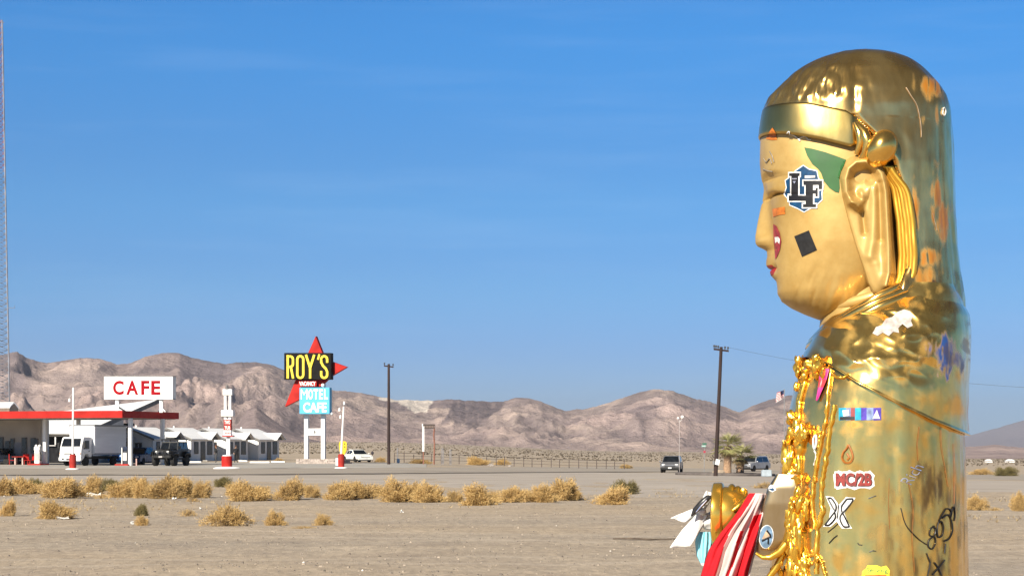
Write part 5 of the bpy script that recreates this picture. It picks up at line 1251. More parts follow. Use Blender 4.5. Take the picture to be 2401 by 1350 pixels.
def car(label, m, L=4.5, W=1.8, H=1.5, kind='sedan', cat='car', rim=RIM):
    t = thing('parked_car', label, cat, (0, 0, 0), local=True, group='cars and trucks around the motel'); h = W/2
    f = L/2; belt = H*.60; suv = kind == 'suv'
    hood = belt*.98; low = .28 if not suv else .36
    prof = [(f-.05, low), (f, low+.18), (f-.02, hood*.78), (f-.25, hood*.94), (f-1.15, hood+.02), (f-1.2, belt), (-f+.6 if not suv else -f+.1, belt), (-f+.12, belt*.98), (-f, belt*.75), (-f+.03, low+.1), (-f+.15, low)]
    body_prism(prof, h, lambda z: 1-.05*abs(z-belt*.7)/belt).build('body', m, t, bevel=.06, smooth=True)
    a0, a1 = f-1.15, (-f+.7 if not suv else -f+.12); b0, b1 = f-1.75 if suv else f-1.95, (-f+1.45 if not suv else -f+.45)
    gp = [(a0, belt-.02), (b0, H), (b1, H+.0), (a1, belt-.02)]
    hb_, ht = h*.93, h*.76
    def q(x, z, s): return (x, s*(hb_+(ht-hb_)*(z-belt)/(H-belt)), z)
    b = MB(); b.prism([q(x, z, 1) for x, z in gp], [q(x, z, -1) for x, z in gp]); b.build('cabin', m, t, bevel=.05, smooth=True)
    def lerp2(p, r, k): return (p[0]+(r[0]-p[0])*k, p[1]+(r[1]-p[1])*k)
    for i, (nm, e0, e1) in enumerate((('windscreen', gp[0], gp[1]), ('rear_window', gp[3], gp[2]))):
        p0, p1 = lerp2(e0, e1, .12), lerp2(e0, e1, .9)
        A, B_ = q(*p0, 1), q(*p1, 1); quad_panel(t, nm, V_GLS, [(A[0], A[1]*.92, A[2]), (A[0], -A[1]*.92, A[2]), (B_[0], -B_[1]*.88, B_[2]), (B_[0], B_[1]*.88, B_[2])], .012)
    mid = (a0+a1)/2-.1
    for s in (-1, 1):
        lo, hi = belt+.06, H-.09
        xf = lambda z: a0+(b0-a0)*(z-belt)/(H-belt); xr = lambda z: a1+(b1-a1)*(z-belt)/(H-belt)
        quad_panel(t, 'side_window', V_GLS, [q(xf(lo)-.2, lo, s), q(mid+.04, lo, s), q(mid+.04, hi, s), q(xf(hi)-.12, hi, s)], .012)
        quad_panel(t, 'side_window', V_GLS, [q(mid-.04, lo, s), q(xr(lo)+.25, lo, s), q(xr(hi)+.15, hi, s), q(mid-.04, hi, s)], .012)
        b = MB(); b.ball((f-.12, s*(h-.3), hood*.76), .2, 8, (.5, 1.1, .6)); b.build('headlight', LAMP, t, smooth=True)
        b = MB(); b.ball((-f+.08, s*(h-.2), belt*.8), .14, 8, (.4, 1, .9)); b.build('tail_light', mat('tail_red', (.35, .01, .01), .25), t, smooth=True)
        b = MB(); b.ball((a0-.15, s*(h+.09), belt+.08), .12, 8, (.5, .9, .7)); b.build('mirror', m, t, smooth=True)
    b = MB(); b.box(f-.06, f+.03, -h*.55, h*.55, low+.22, hood*.70); b.build('grille', CHS, t)
    b = MB(); b.box(f-.1, f+.06, -h*.96, h*.96, low-.05, low+.17); b.build('bumper', CHS if suv else m, t, bevel=.04, smooth=True)
    b = MB(); b.box(-f-.05, -f+.1, -h*.96, h*.96, low, low+.2); b.build('bumper', CHS if suv else m, t, bevel=.04, smooth=True)
    b = MB(); b.box(f+.045, f+.075, -.16, .16, low+.05, low+.16); b.build('number_plate', PLATE, t)
    b = MB(); b.box(-f+.3, f-.3, -h*.85, h*.85, low-.12, low+.05); b.build('underbody', CHS, t)
    r = .33 if not suv else .37
    wheels(t, (f-.85, -f+.85), h-.11, r, .22, rim)
    return t
place(car('dark blue car with bright headlights parked between the fuel pump and the black off-road vehicle', C_BLU, 4.5, 1.85, 1.55), 330, 176, HEAD_+R(6))
place(car('bright blue car mostly hidden behind the white box truck', mat('car_sky_blue', (.02, .14, .42), .25, var=.1, scale=2, spec=.5), 4.4, 1.8, 1.5), 299, 193, HEAD_)
place(car('grey car facing the camera on the road left of the leaning utility pole', mat('car_mid_grey', (.20, .20, .21), .25, metal=.4, var=.1, scale=2), 4.5, 1.82, 1.58, 'suv'), 1575, 186, R(-90-9))
place(car('pale car parked behind the palm trees', C_SIL, 4.6, 1.85, 1.68, 'suv'), 1766, 215, R(-90-35))
place(car('dark parked car cut by the left edge in front of the tan shop', C_NVY, 4.4, 1.8, 1.45), 1, 177.5, HEAD_+R(85))
# white classic coupe with dark glass
t = car('old white car with a dark top parked right of the yellow sign', C_CREAM, 4.2, 1.75, 1.30); place(t, 838, 206, R(-62))
# ---- box truck
t = thing('box_truck', 'white box truck parked nose out under the canopy', 'truck', (0, 0, 0), local=True, group='cars and trucks around the motel')
prof = [(0, .55), (.02, 1.0), (-.10, 1.55), (-.42, 2.34), (-.54, 2.42), (-1.75, 2.42), (-1.75, .75), (-1.35, .75), (-1.2, 1.0), (-.75, 1.0), (-.55, .62), (-.3, .5)]
body_prism(prof, 1.02).build('cab', C_WHT, t, bevel=.05, smooth=True)
quad_panel(t, 'windscreen', V_GLS, [(-.12, .90, 1.62), (-.12, -.90, 1.62), (-.40, -.84, 2.28), (-.40, .84, 2.28)], .03)
for s in (-1, 1):
    y = 1.02*s
    b = MB(); b.prism([(-.42, y+.012*s, 1.42), (-1.32, y+.012*s, 1.42), (-1.32, y+.012*s, 2.12), (-.66, y+.012*s, 2.12)], [(-.42, y-.02*s, 1.42), (-1.32, y-.02*s, 1.42), (-1.32, y-.02*s, 2.12), (-.66, y-.02*s, 2.12)]); b.build('side_window', V_GLS, t)
    b = MB(); b.box(-1.45, -.35, min(y, y+.014*s), max(y, y+.014*s), 1.02, 1.38); d_ = b.build('door', C_WHT, t); b = MB(); b.box(-1.35, -1.2, min(y, y+.05*s), max(y, y+.05*s), 1.22, 1.27); b.build('handle', CHS, d_)
    b = MB(); b.ball((.0, .74*s, .92), .2, 8, (.4, 1.1, .7)); b.build('headlight', LAMP, t, smooth=True)
    b = MB(); b.box(-.12, .01, min(.86*s, 1.0*s), max(.86*s, 1.0*s), .98, 1.08); b.build('indicator', AMB, t)
    b = MB(); b.box(-.32, -.2, min(1.16*s, 1.34*s), max(1.16*s, 1.34*s), 1.5, 1.95); b.tube([(-.45, 1.0*s, 2.0), (-.26, 1.24*s, 2.0)], .02, 6); b.build('mirror', CHS, t)
b = MB(); b.box(-.02, .035, -.55, .55, .98, 1.07); b.build('grille', CHS, t)
b = MB(); b.box(-.25, .09, -1.06, 1.06, .42, .76); b.build('bumper', C_WHT, t, bevel=.05, smooth=True)
b = MB(); b.box(.085, .1, -.3, .3, .5, .62); b.box(.085, .1, -.72, -.52, .52, .66); b.build('bumper_grille', CHS, t)
b = MB(); b.box(-6.9, -1.85, -1.22, 1.22, .98, 3.42); b.build('cargo_box', ALU, t, bevel=.03)
b = MB()
for y in (-1.225, 1.225):
    b.box(-6.92, -1.83, y-.02, y+.02, 3.32, 3.46); b.box(-6.92, -1.83, y-.02, y+.02, .94, 1.06)
b.box(-1.86, -1.82, -1.2, 1.2, 3.34, 3.46); b.build('box_rail', mat('rail_alloy', (.26, .26, .27), .5, metal=.4), t)
b = MB(); b.box(-6.8, -.5, -.42, .42, .58, .82); b.build('chassis', CHS, t)
b = MB(); b.box(-3.6, -2.2, -1.1, -.5, .45, .93); b.build('fuel_tank', CHS, t, bevel=.05)
wheels(t, (-.95, -5.3), .88, .40, .26, RIM)
place(t, 164, 165.5, HEAD_)
# ---- black off-road vehicle with rack
t = thing('off_road_vehicle', 'black lifted off-road vehicle with roof rack beside the canopy', 'off-road car', (0, 0, 0), local=True, group='cars and trucks around the motel'); h = .80
b = MB(); b.box(-3.6, -.1, -h, h, .78, 1.32); b.build('body', C_BLK, t, bevel=.06)
b = MB(); b.prism([(-.1, .78*h+.05, 1.02), (-.1, -.78*h-.05, 1.02), (-.1, -.72*h, 1.36), (-.1, .72*h, 1.36)], [(-1.35, h*.95, 1.02), (-1.35, -h*.95, 1.02), (-1.35, -h*.95, 1.44), (-1.35, h*.95, 1.44)]); b.build('bonnet', C_BLK, t, bevel=.04)
b = MB(); b.prism([(-1.3, h, 1.3), (-1.3, -h, 1.3), (-1.62, -h*.9, 2.02), (-1.62, h*.9, 2.02)], [(-3.6, h, 1.3), (-3.6, -h, 1.3), (-3.5, -h*.9, 2.02), (-3.5, h*.9, 2.02)]); b.build('cabin', C_BLK, t, bevel=.03)
for s in (-1, 1):
    quad_panel(t, 'windscreen', V_GLS, [(-1.345, s*.03, 1.40), (-1.345, s*h*.92, 1.40), (-1.585, s*h*.84, 1.94), (-1.585, s*.03, 1.94)], .02)
    for x0, x1 in ((-1.72, -2.5), (-2.6, -3.4)): quad_panel(t, 'side_window', V_GLS, [(x0+.1, s*(h-.01), 1.42), (x1, s*(h-.01), 1.42), (x1, s*h*.92, 1.92), (x0-.12, s*h*.92, 1.92)], .02)
    b = MB(); b.lathe([(.001, -.02), (.12, -.02), (.13, .03), (.001, .05)], (-.07, s*.5, 1.18), 16, 'x'); b.build('headlight', LAMP, t, smooth=True)
    for x in (-.55, -3.0): b = MB(); b.tube([(x-.62, s*(h+.1), .78), (x-.42, s*(h+.12), 1.05), (x+.38, s*(h+.12), 1.08), (x+.6, s*(h+.1), .86)], [.13, .15, .15, .12], 8); b.build('fender', C_BLK, t, smooth=True)
    b = MB(); b.box(-1.45, -1.3, min(s*(h+.02), s*(h+.26)), max(s*(h+.02), s*(h+.26)), 1.42, 1.66); b.build('mirror', C_BLK, t)
    b = MB(); b.tube([(-.9, s*(h+.08), .62), (-2.7, s*(h+.08), .62)], .06, 8); b.build('side_step', CHS, t)
b = MB(); [b.box(-.09, -.04, -.36+k*.12, -.31+k*.12, 1.02, 1.32) for k in range(7)]; b.build('grille', mat('grille_grey', (.10, .10, .11), .4), t)
b = MB(); b.box(-.1, .22, -.85, .85, .68, .9); b.build('bumper', CHS, t, bevel=.05)
b = MB(); b.tube([(.2, -.72, .85), (.24, -.72, 1.3), (.24, .72, 1.3), (.2, .72, .85)], .04, 8); b.tube([(.24, -.3, .85), (.24, -.3, 1.3)], .03, 6); b.tube([(.24, .3, .85), (.24, .3, 1.3)], .03, 6); b.build('bull_bar', CHS, t, smooth=True)
b = MB(); b.box(.2, .26, -.2, .12, .72, .84); b.build('winch', mat('winch_grey', (.42, .40, .38), .5, metal=.3), t)
b = MB()
for y in (-.72, 0, .72): b.box(-3.5, -1.4, y-.025, y+.025, 2.16, 2.21)
for k in range(6): b.box(-3.5+k*.42, -3.45+k*.42, -.75, .75, 2.21, 2.25)
for x in (-1.6, -3.3):
    for y in (-.72, .72): b.box(x-.03, x+.03, y-.03, y+.03, 2.0, 2.17)
b.build('roof_rack', CHS, t)
b = MB(); b.box(-2.9, -1.9, -.55, .3, 2.25, 2.4); b.build('rack_load', mat('load_dark', (.05, .05, .05), .7), t, bevel=.04)
b = MB(); b.lathe([(.2, -.12), (.42, -.12), (.44, 0), (.42, .12), (.2, .12)], (-3.75, .1, 1.2), 24, 'x'); b.build('spare_wheel', TYRE, t, smooth=True)
wheels(t, (-.55, -3.0), .82, .46, .32, mat('dark_rim', (.05, .05, .05), .4, metal=.5))
place(t, 380, 164, math.atan2(-math.cos(R(14)), -math.sin(R(14))))
# ---- two people between the cottages
SKIN = mat('skin', (.42, .25, .17), .6, var=.1, scale=12); HAIRD = mat('hair_dark', (.06, .03, .02), .7, var=.3, scale=30); HAIRR = mat('hair_auburn', (.16, .06, .03), .7, var=.3, scale=30)
def person(label, u, Y, top, trous, hair, hd, arm):
    t = thing('person', label, 'person', (0, 0, 0), local=True, group='people between the cottages')
    J = {'pel': (0, 0, .95), 'che': (0, 0, 1.28), 'nec': (.01, 0, 1.46), 'hea': (.04, 0, 1.60), 'crn': (.04, 0, 1.70)}
    V = [J['pel'], (0, 0, 1.12), J['che'], J['nec'], (.03, 0, 1.54), J['hea'], J['crn']]; E = [(0, 1), (1, 2), (2, 3), (3, 4), (4, 5), (5, 6)]
    Rr = [.15, .135, .16, .06, .075, .095, .07]
    for s in (-1, 1):
        o = len(V); kx = .06*s
        V += [(0, s*.10, .86), (.03+kx, s*.11, .48), (0+kx*.6, s*.12, .08), (.14+kx*.6, s*.13, .035)]; E += [(0, o), (o, o+1), (o+1, o+2), (o+2, o+3)]; Rr += [.095, .062, .045, .035]
        o = len(V); a = arm if s > 0 else 0
        V += [(0, s*.19, 1.40), (-.04+.10*a, s*.25, 1.13), (.10+.16*a, s*.23, .90+.24*a), (.15+.17*a, s*.22, .82+.26*a)]; E += [(2, o), (o, o+1), (o+1, o+2), (o+2, o+3)]; Rr += [.06, .048, .036, .03]
    me = bpy.data.meshes.new('body'); me.from_pydata(V, E, []); o = bpy.data.objects.new('body', me); COL.objects.link(o)
    md = o.modifiers.new('skin', 'SKIN'); md2 = o.modifiers.new('sub', 'SUBSURF'); md2.levels = 1; md2.render_levels = 1
    for i, v in enumerate(me.skin_vertices[0].data): v.radius = (Rr[i], Rr[i]*(1.25 if i in (0, 1, 2) else 1)); v.use_root = i == 0
    dg = bpy.context.evaluated_depsgraph_get(); m2 = bpy.data.meshes.new_from_object(o.evaluated_get(dg)); bpy.data.objects.remove(o); m2.name = 'body'
    for m in (SKIN, top, trous, TYRE): m2.materials.append(m)
    for p in m2.polygons:
        z = p.center.z; y = abs(p.center.y)
        p.material_index = 3 if z < .09 else (2 if z < .95 and y < .21 else (1 if z < 1.45 and not (z < 1.0 and y > .2) else 0)); p.use_smooth = True
    ob = bpy.data.objects.new('body', m2); COL.objects.link(ob); ob.parent = t
    b = MB(); b.ball((.025, 0, 1.645), .115, 10, (1, .92, 1)); b.build('hair', hair, t, smooth=True)
    b = MB(); b.ball((.135, 0, 1.60), .018, 6); b.build('nose', SKIN, t)
    p = on(u, Y); t.location = p; t.rotation_euler = (0, 0, hd); return t
CL1 = mat('clothes_black', (.02, .02, .022), .85, var=.3, scale=10); CL2 = mat('clothes_grey', (.07, .07, .075), .85, var=.2, scale=10)
person('person in black clothes with auburn hair standing left of the red and white pole sign', 507, 200, CL1, CL2, HAIRR, R(-150), 1)
person('person in black clothes with dark hair just right of the red and white pole sign', 553, 198, CL1, CL1, HAIRD, R(-60), .6)
# dark folding chair beside the left person
# ================= desert shrubs =================
def shrub_mat(name, cols, emis=0):
    m = bpy.data.materials.new(name); m.use_nodes = True; n = m.node_tree; b = n.nodes['Principled BSDF']; b.inputs['Roughness'].default_value = .9; b.inputs['Specular IOR Level'].default_value = .1
    at = n.nodes.new('ShaderNodeVertexColor'); at.layer_name = 'Col'; r = n.nodes.new('ShaderNodeValToRGB')
    e = r.color_ramp.elements
    while len(e) < len(cols): e.new(.5)
    for i, c in enumerate(cols): e[i].position = i/(len(cols)-1); e[i].color = (*c, 1)
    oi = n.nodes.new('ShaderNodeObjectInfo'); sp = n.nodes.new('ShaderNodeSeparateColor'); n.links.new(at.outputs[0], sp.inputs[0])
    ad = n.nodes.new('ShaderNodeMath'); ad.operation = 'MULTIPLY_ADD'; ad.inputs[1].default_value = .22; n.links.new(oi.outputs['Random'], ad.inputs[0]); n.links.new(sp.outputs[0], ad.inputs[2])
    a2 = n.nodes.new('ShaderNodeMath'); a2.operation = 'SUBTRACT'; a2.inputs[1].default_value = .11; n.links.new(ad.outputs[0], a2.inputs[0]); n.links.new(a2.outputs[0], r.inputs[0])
    tr = n.nodes.new('ShaderNodeBsdfTranslucent'); mx = n.nodes.new('ShaderNodeMixShader'); mx.inputs[0].default_value = .25
    n.links.new(r.outputs[0], b.inputs['Base Color']); n.links.new(r.outputs[0], tr.inputs[0]); n.links.new(b.outputs[0], mx.inputs[1]); n.links.new(tr.outputs[0], mx.inputs[2]); n.links.new(mx.outputs[0], n.nodes['Material Output'].inputs[0])
    return m
M_DRY = shrub_mat('dry_shrub', [(.25, .18, .12), (.45, .31, .135), (.60, .415, .175), (.72, .54, .28)])
M_GRN = shrub_mat('olive_shrub', [(.10, .085, .05), (.17, .145, .065), (.26, .21, .09), (.36, .28, .12)])
def shrub_mesh(seed, n, green=0.0, m=M_DRY, flat=1.0, up=.35):
    """a dome of fine dry twigs, unit radius"""
    r = random.Random(seed); V = []; Fc = []; C_ = []
    lobes = [(r.uniform(-.55, .55), r.uniform(-.4, .4), r.uniform(.55, 1.0)) for _ in range(6)]
    for i in range(n):
        a = r.uniform(0, 6.283); el = math.asin(min(1, r.random()**.8))
        d = Vector((math.cos(a)*math.cos(el), math.sin(a)*math.cos(el), math.sin(el)+.05))
        ln = .58+.42*r.random()**.5; lob = .70+.62*noise.noise((d.x*1.8+seed, d.y*1.8, d.z*1.8))+.16*noise.noise((d.x*5+seed, d.y*5, d.z*5))
        tip = Vector((d.x*ln*lob*1.08, d.y*ln*lob*1.08, d.z*ln*lob*flat*.98))
        st = tip*r.uniform(.35, .75); st += Vector((r.gauss(0, .05), r.gauss(0, .05), 0)); st.z = max(.0, st.z*.9)
        st = tip*r.uniform(.72, .95); tip = st+(tip.normalized()*.75+Vector((r.gauss(0, .6), r.gauss(0, .6), r.gauss(.15, .5)))).normalized()*r.uniform(.07, .20); tip.z = max(.01, tip.z); st.z = max(0, st.z)
        mid = (st+tip)/2+Vector((r.gauss(0, .02), r.gauss(0, .02), r.gauss(.01, .02)))
        ax = (tip-st).cross(Vector((r.gauss(0, 1), r.gauss(0, 1), r.gauss(0, 1)))).normalized(); w_ = r.uniform(.005, .012)
        o = len(V); V += [st-ax*w_*.5, st+ax*w_*.5, mid+ax*w_, mid-ax*w_, tip]; Fc += [(o, o+1, o+2, o+3), (o+3, o+2, o+4)]
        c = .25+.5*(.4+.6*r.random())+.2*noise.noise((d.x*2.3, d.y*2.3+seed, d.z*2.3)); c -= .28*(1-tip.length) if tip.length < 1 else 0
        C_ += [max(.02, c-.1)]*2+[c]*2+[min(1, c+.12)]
    for i in range(26):   # woody stems
        a = r.uniform(0, 6.283); q = Vector((math.cos(a)*.45, math.sin(a)*.45, r.uniform(.2, .6))); ax = Vector((-q.y, q.x, 0)).normalized()*.014; o = len(V)
        V += [-ax, ax, q+ax*.4, q-ax*.4]; Fc += [(o, o+1, o+2, o+3)]; C_ += [.05]*4
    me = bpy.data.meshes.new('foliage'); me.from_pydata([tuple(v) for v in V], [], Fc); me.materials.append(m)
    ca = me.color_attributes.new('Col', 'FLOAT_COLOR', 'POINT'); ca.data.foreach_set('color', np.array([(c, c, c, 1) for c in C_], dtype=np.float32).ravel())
    return me
BIG = [shrub_mesh(20+i, 6200) for i in range(5)]; SML = [shrub_mesh(60+i, 3600, flat=1.1) for i in range(3)]; OLV = [shrub_mesh(80+i, 6500, m=M_GRN) for i in range(2)]
SPR = [shrub_mesh(90+i, 900, flat=.6) for i in range(2)]
rs = random.Random(5)
def shrub(u, vb, wpx, hpx, meshes, label, name='dry_shrub', cat='shrub', group='dry shrubs along the roadside', Y=None):
    p = hit(u, vb) if Y is None else on(u, Y); p.z = G(p.x, p.y)+relief(p.x, p.y)-.02
    o = bpy.data.objects.new(name, rs.choice(meshes)); COL.objects.link(o); k = p.y/F
    o.location = p; o.rotation_euler = (0, 0, rs.uniform(0, 6.28)); sx = wpx*k/2/.80; o.scale = (sx, sx*rs.uniform(.85, 1.1), hpx*k/.96)
    return tag(o, label, cat, group)
# (u, base v, width, height, kind, label)
LIST = [
 (8, 1162, 70, 52, 'b', 'dry golden shrub at the left edge of the roadside row'),
 (60, 1158, 80, 46, 'b', 'second dry shrub from the left edge in the roadside row'),
 (88, 1150, 44, 40, 'o', 'small greenish shrub behind the big dark gold shrub at left'),
 (150, 1168, 112, 58, 'b', 'largest dark gold dome shrub below the left red drum'),
 (218, 1158, 60, 44, 'b', 'pale dry shrub just right of the large dome below the left red drum'),
 (262, 1150, 60, 38, 'o', 'olive tinted shrub below the dark fuel pump'),
 (285, 1164, 70, 46, 'b', 'golden shrub below the blue car'),
 (335, 1168, 70, 56, 'b', 'golden shrub below the black off-road vehicle, left one'),
 (385, 1170, 95, 62, 'b', 'wide dry shrub below the black off-road vehicle'),
 (430, 1166, 70, 60, 'b', 'grey-footed dry shrub right of the black off-road vehicle'),
 (472, 1168, 50, 50, 'b', 'narrow dry shrub below the second cottage'),
 (522, 1142, 38, 30, 'o', 'small dark olive shrub below the red and white pole sign'),
 (583, 1173, 105, 56, 'b', 'dense dark gold shrub below the last cottage'),
 (548, 1160, 50, 34, 's', 'low dry shrub under the round base disc'),
 (680, 1172, 76, 54, 'b', 'loose shrub with bare twigs below the stone planter, left'),
 (732, 1168, 52, 38, 's', 'small pale shrub below the stone planter, right'),
 (797, 1172, 76, 50, 'b', 'golden shrub below the yellow sign'),
 (848, 1170, 78, 48, 'b', 'golden shrub below the old white car'),
 (888, 1164, 44, 30, 's', 'small sparse shrub between the white car and the left utility pole'),
 (932, 1174, 96, 58, 'b', 'bushy shrub with tall tips below the left utility pole'),
 (1008, 1176, 92, 50, 'b', 'rounded shrub below the old sign frame'),
 (1068, 1174, 52, 34, 's', 'small shrub between two large ones right of the old sign frame'),
 (1118, 1183, 92, 54, 'b', 'brown twiggy shrub with a dark foot in the middle of the row'),
 (1208, 1178, 82, 42, 'b', 'low pale gold shrub left of the big right-hand shrub'),
 (1272, 1178, 70, 44, 'b', 'golden shrub touching the big right-hand shrub'),
 (1318, 1172, 100, 62, 'b', 'big golden shrub with olive tips near the right end of the row'),
 (1440, 1184, 92, 46, 'b', 'smooth golden shrub at the right end of the row'),
 (1466, 1158, 66, 40, 'o', 'dark olive shrub behind the right end of the row'),
 (118, 1154, 50, 30, 's', 'thin straw shrub half behind the largest dome shrub at left'),
 (238, 1168, 44, 26, 'r', 'wispy straw tuft beside the pale crumpled sheet'),
 (312, 1152, 60, 44, 'b', 'straw shrub behind the golden shrub below the blue car'),
 (408, 1156, 60, 46, 'b', 'straw shrub behind the wide dry shrub below the off-road vehicle'),
 (452, 1174, 40, 24, 'r', 'wispy twigs at the foot of the narrow dry shrub'),
 (617, 1170, 44, 36, 's', 'loose straw shrub leaning on the dense dark gold shrub'),
 (706, 1160, 44, 30, 's', 'straw shrub tucked behind the two shrubs below the stone planter'),
 (826, 1160, 50, 40, 's', 'straw shrub in the gap between the yellow sign and white car shrubs'),
 (966, 1168, 60, 46, 'b', 'straw shrub joining the tall tipped shrub and the rounded shrub'),
 (1155, 1176, 50, 34, 's', 'loose straw shrub right of the brown twiggy shrub'),
 (1240, 1172, 44, 30, 's', 'straw shrub between the low pale gold shrub and its right neighbour'),
 (1345, 1172, 50, 36, 's', 'straw shrub spreading right of the big golden shrub with olive tips'),
 (20, 1208, 46, 42, 'b', 'lone gold shrub at the left edge in the second row'),
 (132, 1216, 92, 52, 'b', 'lone golden shrub near the left in the second row'),
 (332, 1210, 36, 34, 'o', 'small green-tinted shrub standing above a tan tuft'),
 (334, 1232, 38, 30, 's', 'small tan tuft in front of the green-tinted shrub'),
 (440, 1208, 44, 38, 'r', 'faint thin shrub with bare twigs in the second row'),
 (534, 1234, 108, 66, 'L', 'large loose tan tumbleweed in the second row'),
 (646, 1228, 56, 38, 'b', 'flat-topped gold shrub in the second row'),
 (758, 1232, 54, 36, 's', 'round gold tuft with dark centre in the second row'),
 (716, 1240, 80, 14, 'r', 'low flat tan grass beside the round gold tuft'),
 (1120, 1090, 56, 24, 'b', 'orange shrub by the fence, left of two'), (1176, 1090, 40, 18, 's', 'orange shrub by the fence, right of two'),
 (985, 1087, 60, 14, 's', 'low orange shrub at the foot of the old sign frame'), (1470, 1098, 34, 12, 's', 'small tan shrub far off left of the silver car'),
 (893, 1083, 30, 14, 's', 'low tan shrub right of the old white car'),
 (2290, 1196, 52, 42, 'b', 'gold shrub just right of the statue'), (2388, 1200, 40, 52, 'b', 'gold shrub at the right edge'), (2330, 1198, 46, 18, 'r', 'low tan tuft between the two gold shrubs at right'),
 (1790, 1146, 70, 34, 'r', 'sparse grey shrub beside the statue front'),
 (2360, 1116, 56, 26, 'o', 'dark shrub far right on the plain'), (2300, 1113, 60, 18, 's', 'pale tan shrub far right on the plain'), (655, 1083, 26, 12, 's', 'small tan shrub by the last cottage'),
]
LOOSE = [shrub_mesh(120, 4200, flat=1.05)]
for u, v, w_, h_, k, lab in LIST:
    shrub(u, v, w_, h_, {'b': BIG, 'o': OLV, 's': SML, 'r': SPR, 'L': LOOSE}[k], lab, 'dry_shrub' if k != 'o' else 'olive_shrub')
# far shrubland on the plain: too many to count
tri = []; rr = random.Random(9)
b = MB()
def clump(c, s):
    for _ in range(7):
        a = rr.uniform(0, 6.28); q = Vector((math.cos(a)*s*rr.uniform(.2, 1), math.sin(a)*s*rr.uniform(.2, 1), s*rr.uniform(.35, .85))); t = Vector((-q.y, q.x, 0)).normalized()*s*rr.uniform(.3, .6)
        b.add([c-t*.5, c+t*.5, c+q*.7+t, c+q, c+q*.7-t], [(0, 1, 2, 3, 4)])
for i in range(15000):
    Y = 400+1500*rr.random()**1.2; u = rr.uniform(-80, 2480)
    if Y < 420 and u > 1480 and rr.random() < .75: continue
    if noise.noise((u*.01*Y/600, Y*.012, 3)) < -.12: continue
    p = on(u, Y); clump(p, rr.uniform(.16, .42)*(1 if Y < 600 else 1.3))
M_CREO = mat('creosote', (.23, .19, .14), .95, col2=(.15, .128, .098), scale=.05, spec=.05)
tag(b.build('shrubland', M_CREO, None, fix=False), None, None, kind='stuff')
# pebbles and sparse dry grass on the near ground
b = MB()
for i in range(8500):
    Y = 22+48*rr.random()**1.35; u = rr.uniform(-40, 2440); p = on(u, Y); s = rr.choice((.005, .007, .009, .012, .016, .026))*rr.uniform(.7, 1.2); ro_ = rr.uniform(0, 6.28)
    if noise.noise((p.x*.18, p.y*.12, 7)) < -.15 and rr.random() < .7: continue
    p.z += relief(p.x, p.y); V = [Vector((math.cos(a+ro_)*rr.uniform(.6, 1.3), math.sin(a+ro_)*rr.uniform(.6, 1.3), 0)) for a in (0, 1.25, 2.5, 3.75, 5)]
    b.cur = 0 if rr.random() < .72 else (1 if rr.random() < .985 else 2)
    b.add([p+v*s-Vector((0, 0, .01)) for v in V]+[p+Vector((v.x*.5*s, v.y*.5*s, s*rr.uniform(.35, .8))) for v in V], [(0, 1, 6, 5), (1, 2, 7, 6), (2, 3, 8, 7), (3, 4, 9, 8), (4, 0, 5, 9), (5, 6, 7, 8, 9)])
tag(b.build('pebbles', None, None, mats=[mat('stone_grey', (.20, .17, .14), .95, var=.25, scale=.8), mat('stone_tan', (.36, .30, .235), .95, var=.15, scale=.8), mat('stone_pale', (.62, .58, .52), .9, var=.1, scale=.8)], fix=False), None, None, kind='stuff')
b = MB()
for i in range(2600):
    Y = 30+45*rr.random(); u = rr.uniform(-40, 2440); p = on(u, Y); 
    if noise.noise((p.x*.12, p.y*.1, 3)) < .12: continue
    p.z += relief(p.x, p.y)
    for _ in range(5):
        a = rr.uniform(0, 6.28); q = Vector((math.cos(a)*.10, math.sin(a)*.10, rr.uniform(.03, .12))); t = Vector((-q.y, q.x, 0)).normalized()*.006; b.add([p-t, p+t, p+q], [(0, 1, 2)])
tag(b.build('dry_grass', mat('straw', (.48, .36, .19), .95, var=.2, scale=2), None, fix=False), None, None, kind='stuff')
